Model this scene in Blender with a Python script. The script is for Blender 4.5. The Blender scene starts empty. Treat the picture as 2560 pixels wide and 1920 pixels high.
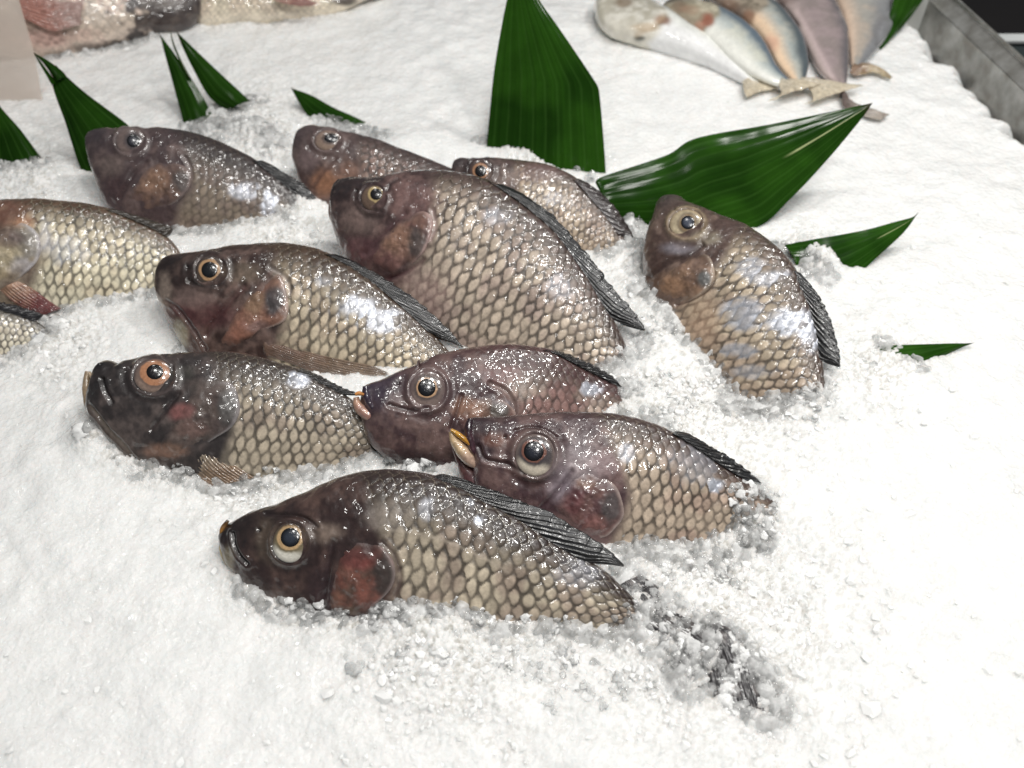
import bpy, math, random
import numpy as np
from mathutils import Vector
from mathutils.bvhtree import BVHTree
from mathutils.kdtree import KDTree

random.seed(7)
rng = np.random.default_rng(11)
scene = bpy.context.scene
COL = scene.collection

# ------------------------------------------------------------------ camera
CAM_H, PITCH, HFOV = 0.50, math.radians(48.0), math.radians(60.0)
CAM = np.array([0.0, 0.0, CAM_H])
FW = np.array([0.0, math.cos(PITCH), -math.sin(PITCH)])
UPV = np.array([0.0, math.sin(PITCH), math.cos(PITCH)])
RT = np.array([1.0, 0.0, 0.0])
TH = math.tan(HFOV / 2)
cam_d = bpy.data.cameras.new("camera")
cam_d.sensor_width = 36.0
cam_d.lens = 18.0 / TH
cam_d.clip_start, cam_d.clip_end = 0.01, 50.0
cam_d.dof.use_dof = True
cam_d.dof.focus_distance = 0.60
cam_d.dof.aperture_fstop = 6.2
cam = bpy.data.objects.new("camera", cam_d)
cam.location = (0, 0, CAM_H)
cam.rotation_euler = (math.pi / 2 - PITCH, 0, 0)
COL.objects.link(cam)
scene.camera = cam

# ------------------------------------------------------------------ light (indoor counter under a row of small lamps)
world = bpy.data.worlds.new("World")
scene.world = world
world.use_nodes = True
bg = world.node_tree.nodes["Background"]
bg.inputs[0].default_value = (0.95, 0.97, 1.0, 1)
bg.inputs[1].default_value = 0.10

def lamp(name, loc, target, power, size, col=(1.0, 0.982, 0.95)):
    d = bpy.data.lights.new(name, 'AREA')
    d.shape = 'DISK'; d.size = size; d.energy = power; d.color = col
    o = bpy.data.objects.new(name, d)
    o.location = loc
    o.rotation_euler = (Vector(target) - Vector(loc)).to_track_quat('-Z', 'Y').to_euler()
    COL.objects.link(o)

LAMPS = [(-0.45, 0.75, 1.40, 1.3), (0.25, 0.85, 1.40, 3.6), (0.85, 0.95, 1.35, 8.0),
         (-0.22, 0.10, 1.42, 2.5), (0.22, 0.05, 1.40, 3.7), (0.66, 0.05, 1.40, 6.0), (0.15, -0.30, 1.40, 2.3)]
for x, y, z, p in LAMPS:
    lamp("ceiling_spot", (x, y, z), (x * 0.35 + .05, 0.55, 0), p * 1.06, 0.16)
lamp("soft_fill", (0.35, 0.9, 1.7), (0.1, 0.55, 0), 2.0, 0.5)  # broad soft fill lamp, added to lift the overall light; no known panel

vs = scene.view_settings
vs.view_transform = 'Standard'; vs.look = 'None'; vs.exposure = 0.0; vs.gamma = 1.0
vs.use_curve_mapping = False
cy = scene.cycles
cy.max_bounces = 12; cy.diffuse_bounces = 5; cy.glossy_bounces = 4
cy.transmission_bounces = 8; cy.transparent_max_bounces = 12
cy.caustics_refractive = False; cy.caustics_reflective = False
cy.sample_clamp_indirect = 4.0
cy.use_denoising = True

# ------------------------------------------------------------------ pixel helpers (photo pixels 2560 x 1920)
def zone(x0, y0, w, zw=2212.0):
    k = w / zw
    return lambda *pts: np.array([(x0 + p[0] * k, y0 + p[1] * k) for p in pts], float)
Z1 = zone(500, 1100, 1200); Z2 = zone(1000, 800, 1000); Z3 = zone(180, 840, 920); Z4 = zone(350, 560, 900)
Z5 = zone(800, 380, 900); Z6 = zone(1550, 440, 950); Z7 = zone(0, 0, 1000); Z8 = zone(1300, 0, 1260)
Y1 = zone(0, 450, 700); Y2 = zone(200, 280, 700); Y3 = zone(1500, 1250, 600, 1659); ZD = zone(0, 0, 2560)
MZ = zone(1440, 0, 800); EG = zone(500, 1240, 550); TL = zone(0, 0, 480, 1896); TR = zone(2100, 0, 460, 2120)
T4 = zone(400, 0, 600); PX = zone(0, 0, 2560)
def cat(*a): return np.concatenate(a)

def rays(px):
    px = np.asarray(px, float)
    x = (px[..., 0] - 1280) / 1280 * TH
    y = -(px[..., 1] - 960) / 1280 * TH
    return FW + x[..., None] * RT + y[..., None] * UPV
def on_plane(px, P, N):
    d = rays(px)
    t = np.dot(P - CAM, N) / (d @ N)
    return CAM + d * t[..., None]
def on_z(px, z=0.0):
    return on_plane(px, np.array([0, 0, z]), np.array([0, 0, 1.0]))
def to_px(P):
    v = P - CAM
    dz = v @ FW
    return np.stack([1280 + (v @ RT) / dz / TH * 1280, 960 - (v @ UPV) / dz / TH * 1280], -1)

# ------------------------------------------------------------------ maths helpers
def nrm(v):
    return v / np.maximum(np.linalg.norm(v, axis=-1, keepdims=True), 1e-12)
def sm(a, b, x):
    t = np.clip((x - a) / (b - a), 0, 1)
    return t * t * (3 - 2 * t)
def mix(a, b, t):
    return a + (b - a) * t
def hsh(*k):
    h = np.zeros(np.broadcast(*k).shape, np.uint64) + np.uint64(0x9E3779B97F4A7C15)
    for i, a in enumerate(k):
        h ^= (np.asarray(a).astype(np.int64).astype(np.uint64) + np.uint64(i * 7919 + 13)) * np.uint64(0xBF58476D1CE4E5B9)
        h ^= h >> np.uint64(29); h *= np.uint64(0x94D049BB133111EB); h ^= h >> np.uint64(32)
    return (h & np.uint64(0xFFFFFF)).astype(np.float64) / float(0xFFFFFF)
def vnoise(P, f, seed=0):
    """smooth value noise, P (...,2|3) -> 0..1"""
    Q = P * f
    n = Q.shape[-1]
    I = np.floor(Q); F = Q - I; F = F * F * F * (F * (F * 6 - 15) + 10)
    out = 0
    for c in range(2 ** n):
        b = [(c >> k) & 1 for k in range(n)]
        w = 1
        for k in range(n): w = w * (F[..., k] if b[k] else 1 - F[..., k])
        out = out + w * hsh(*[I[..., k] + b[k] for k in range(n)], np.array(seed))
    return out
def fbm(P, f, o=3, seed=0):
    s = 0; a = 1; t = 0
    for i in range(o):
        s = s + a * vnoise(P, f * 2.03 ** i, seed + i * 17); t += a; a *= 0.5
    return s / t
def worley(P, f, seed=0):
    Q = P * f; I = np.floor(Q)
    d1 = np.full(Q.shape[:-1], 9.0); d2 = d1.copy(); idv = d1.copy()
    for dx in (-1, 0, 1):
        for dy in (-1, 0, 1):
            cx, cy_ = I[..., 0] + dx, I[..., 1] + dy
            px = cx + hsh(cx, cy_, np.array(seed)); py = cy_ + hsh(cx, cy_, np.array(seed + 5))
            d = np.hypot(Q[..., 0] - px, Q[..., 1] - py)
            n = d < d1
            d2 = np.where(n, d1, np.minimum(d2, d)); d1 = np.where(n, d, d1)
            idv = np.where(n, hsh(cx, cy_, np.array(seed + 9)), idv)
    return d1, d2, idv
def arc(P):
    return np.concatenate([[0], np.cumsum(np.linalg.norm(np.diff(P, axis=0), axis=1))])
def smooth_line(P, n, passes=2):
    """Catmull-Rom through P, resampled to n points evenly by arc length"""
    P = np.asarray(P, float)
    E = np.concatenate([[2 * P[0] - P[1]], P, [2 * P[-1] - P[-2]]])
    out = []
    for i in range(1, len(E) - 2):
        p0, p1, p2, p3 = E[i - 1:i + 3]
        t = np.linspace(0, 1, 24, endpoint=False)[:, None]
        out.append(.5 * ((2 * p1) + (-p0 + p2) * t + (2 * p0 - 5 * p1 + 4 * p2 - p3) * t ** 2 + (-p0 + 3 * p1 - 3 * p2 + p3) * t ** 3))
    out = np.concatenate(out + [P[-1:]])
    a = arc(out); u = np.linspace(0, a[-1], n)
    R = np.stack([np.interp(u, a, out[:, k]) for k in range(out.shape[1])], 1)
    return R
def lerp_line(P, u):
    a = arc(P); a = a / a[-1]
    return np.stack([np.interp(u, a, P[:, k]) for k in range(P.shape[1])], -1)
def poly_dist(px, L):
    """distance of points to a polyline"""
    d = np.full(px.shape[:-1], 1e9)
    for a, b in zip(L[:-1], L[1:]):
        ab = b - a; t = np.clip(((px - a) @ ab) / (ab @ ab), 0, 1)
        d = np.minimum(d, np.linalg.norm(px - a - t[..., None] * ab, axis=-1))
    return d

# ------------------------------------------------------------------ mesh helpers
def mesh_obj(name, V, F, mat, parent=None, col=None, smooth=True, extra=None):
    V = np.asarray(V, np.float32).reshape(-1, 3)
    me = bpy.data.meshes.new(name)
    F = np.asarray(F, np.int32)
    k = F.shape[1]
    me.vertices.add(len(V)); me.vertices.foreach_set('co', V.ravel())
    me.loops.add(F.size); me.loops.foreach_set('vertex_index', F.ravel())
    me.polygons.add(len(F))
    me.polygons.foreach_set('loop_start', np.arange(0, F.size, k, dtype=np.int32))
    me.polygons.foreach_set('loop_total', np.full(len(F), k, np.int32))
    me.polygons.foreach_set('use_smooth', np.full(len(F), smooth))
    me.update(calc_edges=True); me.validate()
    if col is not None:
        c = np.ones((len(V), 4), np.float32); c[:, :3] = np.asarray(col).reshape(-1, 3)
        at = me.color_attributes.new('col', 'FLOAT_COLOR', 'POINT'); at.data.foreach_set('color', c.ravel())
    for nm, a in (extra or {}).items():
        at = me.attributes.new(nm, 'FLOAT', 'POINT'); at.data.foreach_set('value', np.asarray(a, np.float32).ravel())
    me.materials.append(mat)
    o = bpy.data.objects.new(name, me); COL.objects.link(o)
    if parent is not None: o.parent = parent
    return o
def grid_faces(nu, nv, wrap=False, flip=False):
    i = np.arange(nu - 1)[:, None]; j = np.arange(nv if wrap else nv - 1)[None, :]
    a = i * nv + j; b = i * nv + (j + 1) % nv; c = (i + 1) * nv + (j + 1) % nv; d = (i + 1) * nv + j
    F = np.stack([a, b, c, d], -1).reshape(-1, 4)
    return F[:, ::-1] if flip else F
def grid_normals(G, wrap=False):
    du = np.gradient(G, axis=0)
    if wrap:
        dv = (np.roll(G, -1, 1) - np.roll(G, 1, 1)) / 2
    else:
        dv = np.gradient(G, axis=1)
    return nrm(np.cross(du, dv))
def thing(name, label, cat_, loc=(0, 0, 0), group=None):
    o = bpy.data.objects.new(name, None); COL.objects.link(o)
    o.empty_display_size = 0.02
    o['label'] = label; o['category'] = cat_
    if group: o['group'] = group
    return o
def tag(o, label, cat_, group=None):
    o['label'] = label; o['category'] = cat_
    if group: o['group'] = group
    return o

# ------------------------------------------------------------------ materials
def srgb(r, g, b):
    c = np.array([r, g, b]) / 255.0
    return np.where(c < 0.04045, c / 12.92, ((c + 0.055) / 1.055) ** 2.4)
def new_mat(name):
    m = bpy.data.materials.new(name); m.use_nodes = True
    nt = m.node_tree
    return m, nt, nt.nodes['Principled BSDF']
def add_noise(nt, scale, detail=3, rough=.6, coord='Object'):
    tc = nt.nodes.new('ShaderNodeTexCoord'); n = nt.nodes.new('ShaderNodeTexNoise')
    n.inputs['Scale'].default_value = scale; n.inputs['Detail'].default_value = detail; n.inputs['Roughness'].default_value = rough
    nt.links.new(tc.outputs[coord], n.inputs['Vector'])
    return n
def wet_mat(name, rough=.35, coat=1.0, coat_r=.07, bump=.25, bscale=900, bdist=.0006, sss=0.0, mottle=.25, mscale=260, metallic=0.0, sheen_attr=False):
    """wet skin: colour from the mesh, mottled by noise, glossy water film with fine bumps"""
    m, nt, p = new_mat(name)
    at = nt.nodes.new('ShaderNodeAttribute'); at.attribute_name = 'col'
    n = add_noise(nt, mscale, 4)
    mr = nt.nodes.new('ShaderNodeMapRange'); mr.inputs['From Min'].default_value = .3; mr.inputs['From Max'].default_value = .7
    mr.inputs['To Min'].default_value = 1 - mottle; mr.inputs['To Max'].default_value = 1 + mottle
    nt.links.new(n.outputs['Fac'], mr.inputs['Value'])
    mx = nt.nodes.new('ShaderNodeMix'); mx.data_type = 'RGBA'; mx.blend_type = 'MULTIPLY'; mx.inputs['Factor'].default_value = 1
    nt.links.new(at.outputs['Color'], mx.inputs['A']); nt.links.new(mr.outputs['Result'], mx.inputs['B'])
    nt.links.new(mx.outputs['Result'], p.inputs['Base Color'])
    p.inputs['Roughness'].default_value = rough
    p.inputs['Coat Weight'].default_value = coat; p.inputs['Coat Roughness'].default_value = coat_r; p.inputs['Coat IOR'].default_value = 1.45
    p.inputs['Metallic'].default_value = metallic
    if sheen_attr:
        a2 = nt.nodes.new('ShaderNodeAttribute'); a2.attribute_name = 'silver'
        nt.links.new(a2.outputs['Fac'], p.inputs['Metallic'])
        a3 = nt.nodes.new('ShaderNodeAttribute'); a3.attribute_name = 'wet'
    if sss:
        p.inputs['Subsurface Weight'].default_value = sss
        p.inputs['Subsurface Radius'].default_value = (1, .5, .35); p.inputs['Subsurface Scale'].default_value = .003
    n2 = add_noise(nt, bscale, .6, .35)
    bp = nt.nodes.new('ShaderNodeBump'); bp.inputs['Strength'].default_value = bump; bp.inputs['Distance'].default_value = bdist
    nt.links.new(n2.outputs['Fac'], bp.inputs['Height'])
    bq = nt.nodes.new('ShaderNodeBump'); bq.inputs['Strength'].default_value = .25; bq.inputs['Distance'].default_value = .0006
    n3 = add_noise(nt, 700, 2); nt.links.new(n3.outputs['Fac'], bq.inputs['Height'])
    if sheen_attr:
        ml = nt.nodes.new('ShaderNodeMath'); ml.operation = 'MULTIPLY'; ml.inputs[1].default_value = bump
        nt.links.new(a3.outputs['Fac'], ml.inputs[0]); nt.links.new(ml.outputs[0], bp.inputs['Strength'])
    nt.links.new(bq.outputs['Normal'], p.inputs['Normal']); nt.links.new(bp.outputs['Normal'], p.inputs['Coat Normal'])
    return m
M_SKIN = wet_mat('wet_fish_skin', rough=.36, coat_r=.03, bump=1.0, bscale=150, bdist=.0026, sheen_attr=True)
M_SILVER = wet_mat('silver_fish_skin', rough=.4, coat_r=.06, bump=.5, bscale=120, bdist=.002, sheen_attr=True, mottle=.07, mscale=120)
M_GILL = wet_mat('wet_gill_cover', rough=.35, coat_r=.03, bump=1.0, bscale=140, bdist=.0026, mottle=.35, mscale=160)
M_FIN = wet_mat('wet_fin', rough=.35, coat_r=.05, bump=.3, bscale=160, bdist=.0014, mottle=.3)
M_FIN.node_tree.nodes['Principled BSDF'].inputs['Coat Weight'].default_value = .55
M_WEB = wet_mat('thin_fin_web', rough=.35, coat_r=.05, bump=.3, bscale=160, bdist=.0014, mottle=.3)
M_WEB.node_tree.nodes['Principled BSDF'].inputs['Alpha'].default_value = .72
M_EYE = wet_mat('wet_eye', rough=.2, coat_r=.03, bump=.08, bscale=300, bdist=.0004, mottle=.12, mscale=500)
M_LIP = wet_mat('wet_lip', rough=.35, bump=.3, bscale=500, mottle=.25, mscale=350)

def leaf_mat():
    m, nt, p = new_mat('glossy_leaf')
    at = nt.nodes.new('ShaderNodeAttribute'); at.attribute_name = 'col'
    n = add_noise(nt, 60, 3)
    mr = nt.nodes.new('ShaderNodeMapRange'); mr.inputs['To Min'].default_value = .75; mr.inputs['To Max'].default_value = 1.25
    nt.links.new(n.outputs['Fac'], mr.inputs['Value'])
    mx = nt.nodes.new('ShaderNodeMix'); mx.data_type = 'RGBA'; mx.blend_type = 'MULTIPLY'; mx.inputs['Factor'].default_value = 1
    nt.links.new(at.outputs['Color'], mx.inputs['A']); nt.links.new(mr.outputs['Result'], mx.inputs['B'])
    nt.links.new(mx.outputs['Result'], p.inputs['Base Color'])
    p.inputs['Roughness'].default_value = .13; p.inputs['Specular IOR Level'].default_value = .11
    n2 = add_noise(nt, 45, 1)
    bp = nt.nodes.new('ShaderNodeBump'); bp.inputs['Strength'].default_value = .12; bp.inputs['Distance'].default_value = .001
    nt.links.new(n2.outputs['Fac'], bp.inputs['Height']); nt.links.new(bp.outputs['Normal'], p.inputs['Normal'])
    return m
M_LEAF = leaf_mat()

def ice_mat():
    m, nt, p = new_mat('packed_crushed_ice')
    n = add_noise(nt, 38, 4)
    cr = nt.nodes.new('ShaderNodeValToRGB')
    cr.color_ramp.elements[0].position = .3; cr.color_ramp.elements[0].color = (.83, .84, .835, 1)
    cr.color_ramp.elements[1].position = .7; cr.color_ramp.elements[1].color = (.93, .93, .92, 1)
    nt.links.new(n.outputs['Fac'], cr.inputs['Fac'])
    at = nt.nodes.new('ShaderNodeAttribute'); at.attribute_name = 'col'
    mx = nt.nodes.new('ShaderNodeMix'); mx.data_type = 'RGBA'; mx.blend_type = 'MULTIPLY'; mx.inputs['Factor'].default_value = 1
    nt.links.new(cr.outputs['Color'], mx.inputs['A']); nt.links.new(at.outputs['Color'], mx.inputs['B'])
    nt.links.new(mx.outputs['Result'], p.inputs['Base Color'])
    p.inputs['Subsurface Weight'].default_value = .9
    p.inputs['Subsurface Radius'].default_value = (.9, 1, 1.05); p.inputs['Subsurface Scale'].default_value = .009
    p.inputs['Roughness'].default_value = .16; p.inputs['IOR'].default_value = 1.31
    p.inputs['Coat Weight'].default_value = .8; p.inputs['Coat Roughness'].default_value = .05; p.inputs['Coat IOR'].default_value = 1.36
    vc = nt.nodes.new('ShaderNodeTexVoronoi'); vc.inputs['Scale'].default_value = 230
    bc = nt.nodes.new('ShaderNodeBump'); bc.inputs['Strength'].default_value = .9; bc.inputs['Distance'].default_value = .003
    tc = nt.nodes.new('ShaderNodeTexCoord')
    nt.links.new(tc.outputs['Object'], vc.inputs['Vector']); nt.links.new(vc.outputs['Distance'], bc.inputs['Height']); nt.links.new(bc.outputs['Normal'], p.inputs['Coat Normal'])
    v = nt.nodes.new('ShaderNodeTexVoronoi'); v.inputs['Scale'].default_value = 420
    nt.links.new(tc.outputs['Object'], v.inputs['Vector'])
    n2 = add_noise(nt, 900, 3)
    ad = nt.nodes.new('ShaderNodeMath'); ad.operation = 'ADD'
    nt.links.new(v.outputs['Distance'], ad.inputs[0]); nt.links.new(n2.outputs['Fac'], ad.inputs[1])
    bp = nt.nodes.new('ShaderNodeBump'); bp.inputs['Strength'].default_value = .45; bp.inputs['Distance'].default_value = .0012
    nt.links.new(ad.outputs[0], bp.inputs['Height']); nt.links.new(bp.outputs['Normal'], p.inputs['Normal'])
    return m
M_ICE = ice_mat()
def chip_mat():
    m, nt, p = new_mat('white_ice_chip')
    n = add_noise(nt, 150, 3)
    cr = nt.nodes.new('ShaderNodeValToRGB')
    cr.color_ramp.elements[0].position = .3; cr.color_ramp.elements[0].color = (.84, .85, .845, 1)
    cr.color_ramp.elements[1].position = .7; cr.color_ramp.elements[1].color = (.93, .93, .92, 1)
    nt.links.new(n.outputs['Fac'], cr.inputs['Fac']); nt.links.new(cr.outputs['Color'], p.inputs['Base Color'])
    p.inputs['Roughness'].default_value = .07; p.inputs['IOR'].default_value = 1.33
    return m
M_CHIP = chip_mat()

def chunk_mat():
    """wet crushed ice: part clear, part cloudy, with a fresnel sheen"""
    m, nt, p = new_mat('clear_crushed_ice')
    out = nt.nodes['Material Output']; nt.nodes.remove(p)
    tr = nt.nodes.new('ShaderNodeBsdfTransparent'); tr.inputs['Color'].default_value = (1, 1, 1, 1)
    df = nt.nodes.new('ShaderNodeBsdfDiffuse'); df.inputs['Color'].default_value = (.97, .975, .97, 1)
    tl = nt.nodes.new('ShaderNodeBsdfTranslucent'); tl.inputs['Color'].default_value = (.97, .975, .97, 1)
    m1 = nt.nodes.new('ShaderNodeMixShader'); m1.inputs[0].default_value = .0
    nt.links.new(df.outputs[0], m1.inputs[1]); nt.links.new(tl.outputs[0], m1.inputs[2])
    n = add_noise(nt, 260, 3)
    at = nt.nodes.new('ShaderNodeAttribute'); at.attribute_name = 'cloud'
    mr = nt.nodes.new('ShaderNodeMath'); mr.operation = 'MULTIPLY_ADD'; mr.inputs[1].default_value = .5
    nt.links.new(n.outputs['Fac'], mr.inputs[0])
    sb_ = nt.nodes.new('ShaderNodeMath'); sb_.operation = 'SUBTRACT'; sb_.inputs[1].default_value = .25
    nt.links.new(at.outputs['Fac'], sb_.inputs[0]); nt.links.new(sb_.outputs[0], mr.inputs[2])
    lw = nt.nodes.new('ShaderNodeLayerWeight'); lw.inputs['Blend'].default_value = .35
    ad = nt.nodes.new('ShaderNodeMath'); ad.operation = 'MULTIPLY_ADD'; ad.inputs[1].default_value = .3; ad.use_clamp = True
    nt.links.new(lw.outputs['Facing'], ad.inputs[0]); nt.links.new(mr.outputs[0], ad.inputs[2])
    m2 = nt.nodes.new('ShaderNodeMixShader')
    ge = nt.nodes.new('ShaderNodeNewGeometry'); iv = nt.nodes.new('ShaderNodeMath'); iv.operation = 'SUBTRACT'; iv.inputs[0].default_value = 1
    nt.links.new(ge.outputs['Backfacing'], iv.inputs[1]); mb = nt.nodes.new('ShaderNodeMath'); mb.operation = 'MULTIPLY'
    nt.links.new(ad.outputs[0], mb.inputs[0]); nt.links.new(iv.outputs[0], mb.inputs[1])
    rf = nt.nodes.new('ShaderNodeBsdfRefraction'); rf.inputs['IOR'].default_value = 1.28; rf.inputs['Roughness'].default_value = 0
    rf.inputs['Color'].default_value = (1, 1, 1, 1)
    mt = nt.nodes.new('ShaderNodeMixShader'); at2 = nt.nodes.new('ShaderNodeAttribute'); at2.attribute_name = 'glass'; nt.links.new(at2.outputs['Fac'], mt.inputs[0])
    nt.links.new(tr.outputs[0], mt.inputs[1]); nt.links.new(rf.outputs[0], mt.inputs[2])
    nt.links.new(mb.outputs[0], m2.inputs[0]); nt.links.new(mt.outputs[0], m2.inputs[1]); nt.links.new(m1.outputs[0], m2.inputs[2])
    gl = nt.nodes.new('ShaderNodeBsdfGlossy'); gl.inputs['Roughness'].default_value = .08
    fr = nt.nodes.new('ShaderNodeFresnel'); fr.inputs['IOR'].default_value = 1.33
    m3 = nt.nodes.new('ShaderNodeMixShader')
    nt.links.new(fr.outputs[0], m3.inputs[0]); nt.links.new(m2.outputs[0], m3.inputs[1]); nt.links.new(gl.outputs[0], m3.inputs[2])
    nt.links.new(m3.outputs[0], out.inputs['Surface'])
    n2 = add_noise(nt, 700, 2)
    bp = nt.nodes.new('ShaderNodeBump'); bp.inputs['Strength'].default_value = .4; bp.inputs['Distance'].default_value = .0006
    nt.links.new(n2.outputs['Fac'], bp.inputs['Height'])
    for q in (gl, fr, df, lw, rf): nt.links.new(bp.outputs['Normal'], q.inputs['Normal'])
    return m
M_CHUNK = chunk_mat()

def steel_mat():
    m, nt, p = new_mat('worn_steel')
    n = add_noise(nt, 45, 5)
    cr = nt.nodes.new('ShaderNodeValToRGB')
    cr.color_ramp.elements[0].position = .35; cr.color_ramp.elements[0].color = (.30, .29, .265, 1)
    cr.color_ramp.elements[1].position = .68; cr.color_ramp.elements[1].color = (.56, .56, .54, 1)
    nt.links.new(n.outputs['Fac'], cr.inputs['Fac']); nt.links.new(cr.outputs['Color'], p.inputs['Base Color'])
    p.inputs['Metallic'].default_value = .75; p.inputs['Roughness'].default_value = .42
    return m
M_STEEL = steel_mat()
def plain(name, c, rough=.6, metallic=0, noise=.2, nscale=20):
    m, nt, p = new_mat(name)
    n = add_noise(nt, nscale, 3)
    cr = nt.nodes.new('ShaderNodeValToRGB')
    c = np.array(c)
    cr.color_ramp.elements[0].color = (*(c * (1 - noise)), 1); cr.color_ramp.elements[1].color = (*np.minimum(c * (1 + noise), 1), 1)
    nt.links.new(n.outputs['Fac'], cr.inputs['Fac']); nt.links.new(cr.outputs['Color'], p.inputs['Base Color'])
    p.inputs['Roughness'].default_value = rough; p.inputs['Metallic'].default_value = metallic
    return m

# ------------------------------------------------------------------ frame of a lying fish / leaf
class Plane:
    """plane through two photo points at ice level, rising away from the viewer at theta"""
    def __init__(s, pts, z, theta):
        A, B = on_z(pts[:1], z)[0], on_z(pts[1:2], z)[0]
        s.B = nrm(B - A)
        h = nrm(np.cross(np.array([0, 0, 1.0]), s.B))
        if h[1] < 0: h = -h
        t = math.radians(theta)
        u = h * math.cos(t) + np.array([0, 0, 1.0]) * math.sin(t)
        s.U = nrm(u - s.B * (u @ s.B))
        s.N = nrm(np.cross(s.B, s.U))
        if s.N @ (CAM - A) < 0: s.N = -s.N
        s.P = A
    def pt(s, px, off=0.0):
        return on_plane(px, s.P + s.N * off, s.N)

BODY_BVH = []      # (name, BVHTree)
def hit(px, trees=None):
    d = rays(np.asarray(px, float))
    best = None
    for nm, t in (trees or BODY_BVH):
        h = t.ray_cast(Vector(CAM), Vector(nrm(d)))
        if h[0] is not None and (best is None or h[3] < best[3]): best = (np.array(h[0]), np.array(h[1]), nm, h[3])
    return best

def scales(p, q):
    """imbricated scales: returns height 0..1, dark pocket 0..1, per-scale random, rear-edge closeness"""
    best_c = np.full(p.shape, 1e9); bdx = np.zeros(p.shape); bdy = np.zeros(p.shape); br = np.ones(p.shape); rid = np.zeros(p.shape)
    gap = np.full(p.shape, 9.0)
    j0 = np.floor(q)
    rx, ry = 1.03, 1.06
    for dj in (-1, 0, 1, 2):
        j = j0 + dj
        st = 0.5 * np.mod(j, 2)
        i0 = np.floor(p - st)
        for di in (-2, -1, 0, 1):
            i = i0 + di
            cx = i + st + (hsh(i, j, np.array(3)) - .5) * .12
            dx = (p - cx) / rx; dy = (q - j) / ry
            r = np.sqrt(dx * dx + dy * dy)
            inside = r < 1
            better = inside & (cx < best_c)
            best_c = np.where(better, cx, best_c); bdx = np.where(better, dx, bdx); bdy = np.where(better, dy, bdy); br = np.where(better, r, br)
            rid = np.where(better, hsh(i, j, np.array(1)), rid)
            gap = np.where((~inside) & (dx > 0), np.minimum(gap, r - 1), gap)
    edge = 1 - br
    h = .8 * bdx * sm(0, .22, edge) + .2 * sm(0, .12, edge)
    dark = 1 - sm(.06, .42, gap)
    ro = np.sqrt(((bdx - .50) / .44) ** 2 + (bdy / .60) ** 2)
    dark = sm(.60, 1.06, ro)
    h = .62 * (1 - sm(.25, 1.3, ro)) + .42 * bdx * sm(0, .2, edge)
    return h, dark, rid, edge

def C(*rgb): return srgb(*rgb)

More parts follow.
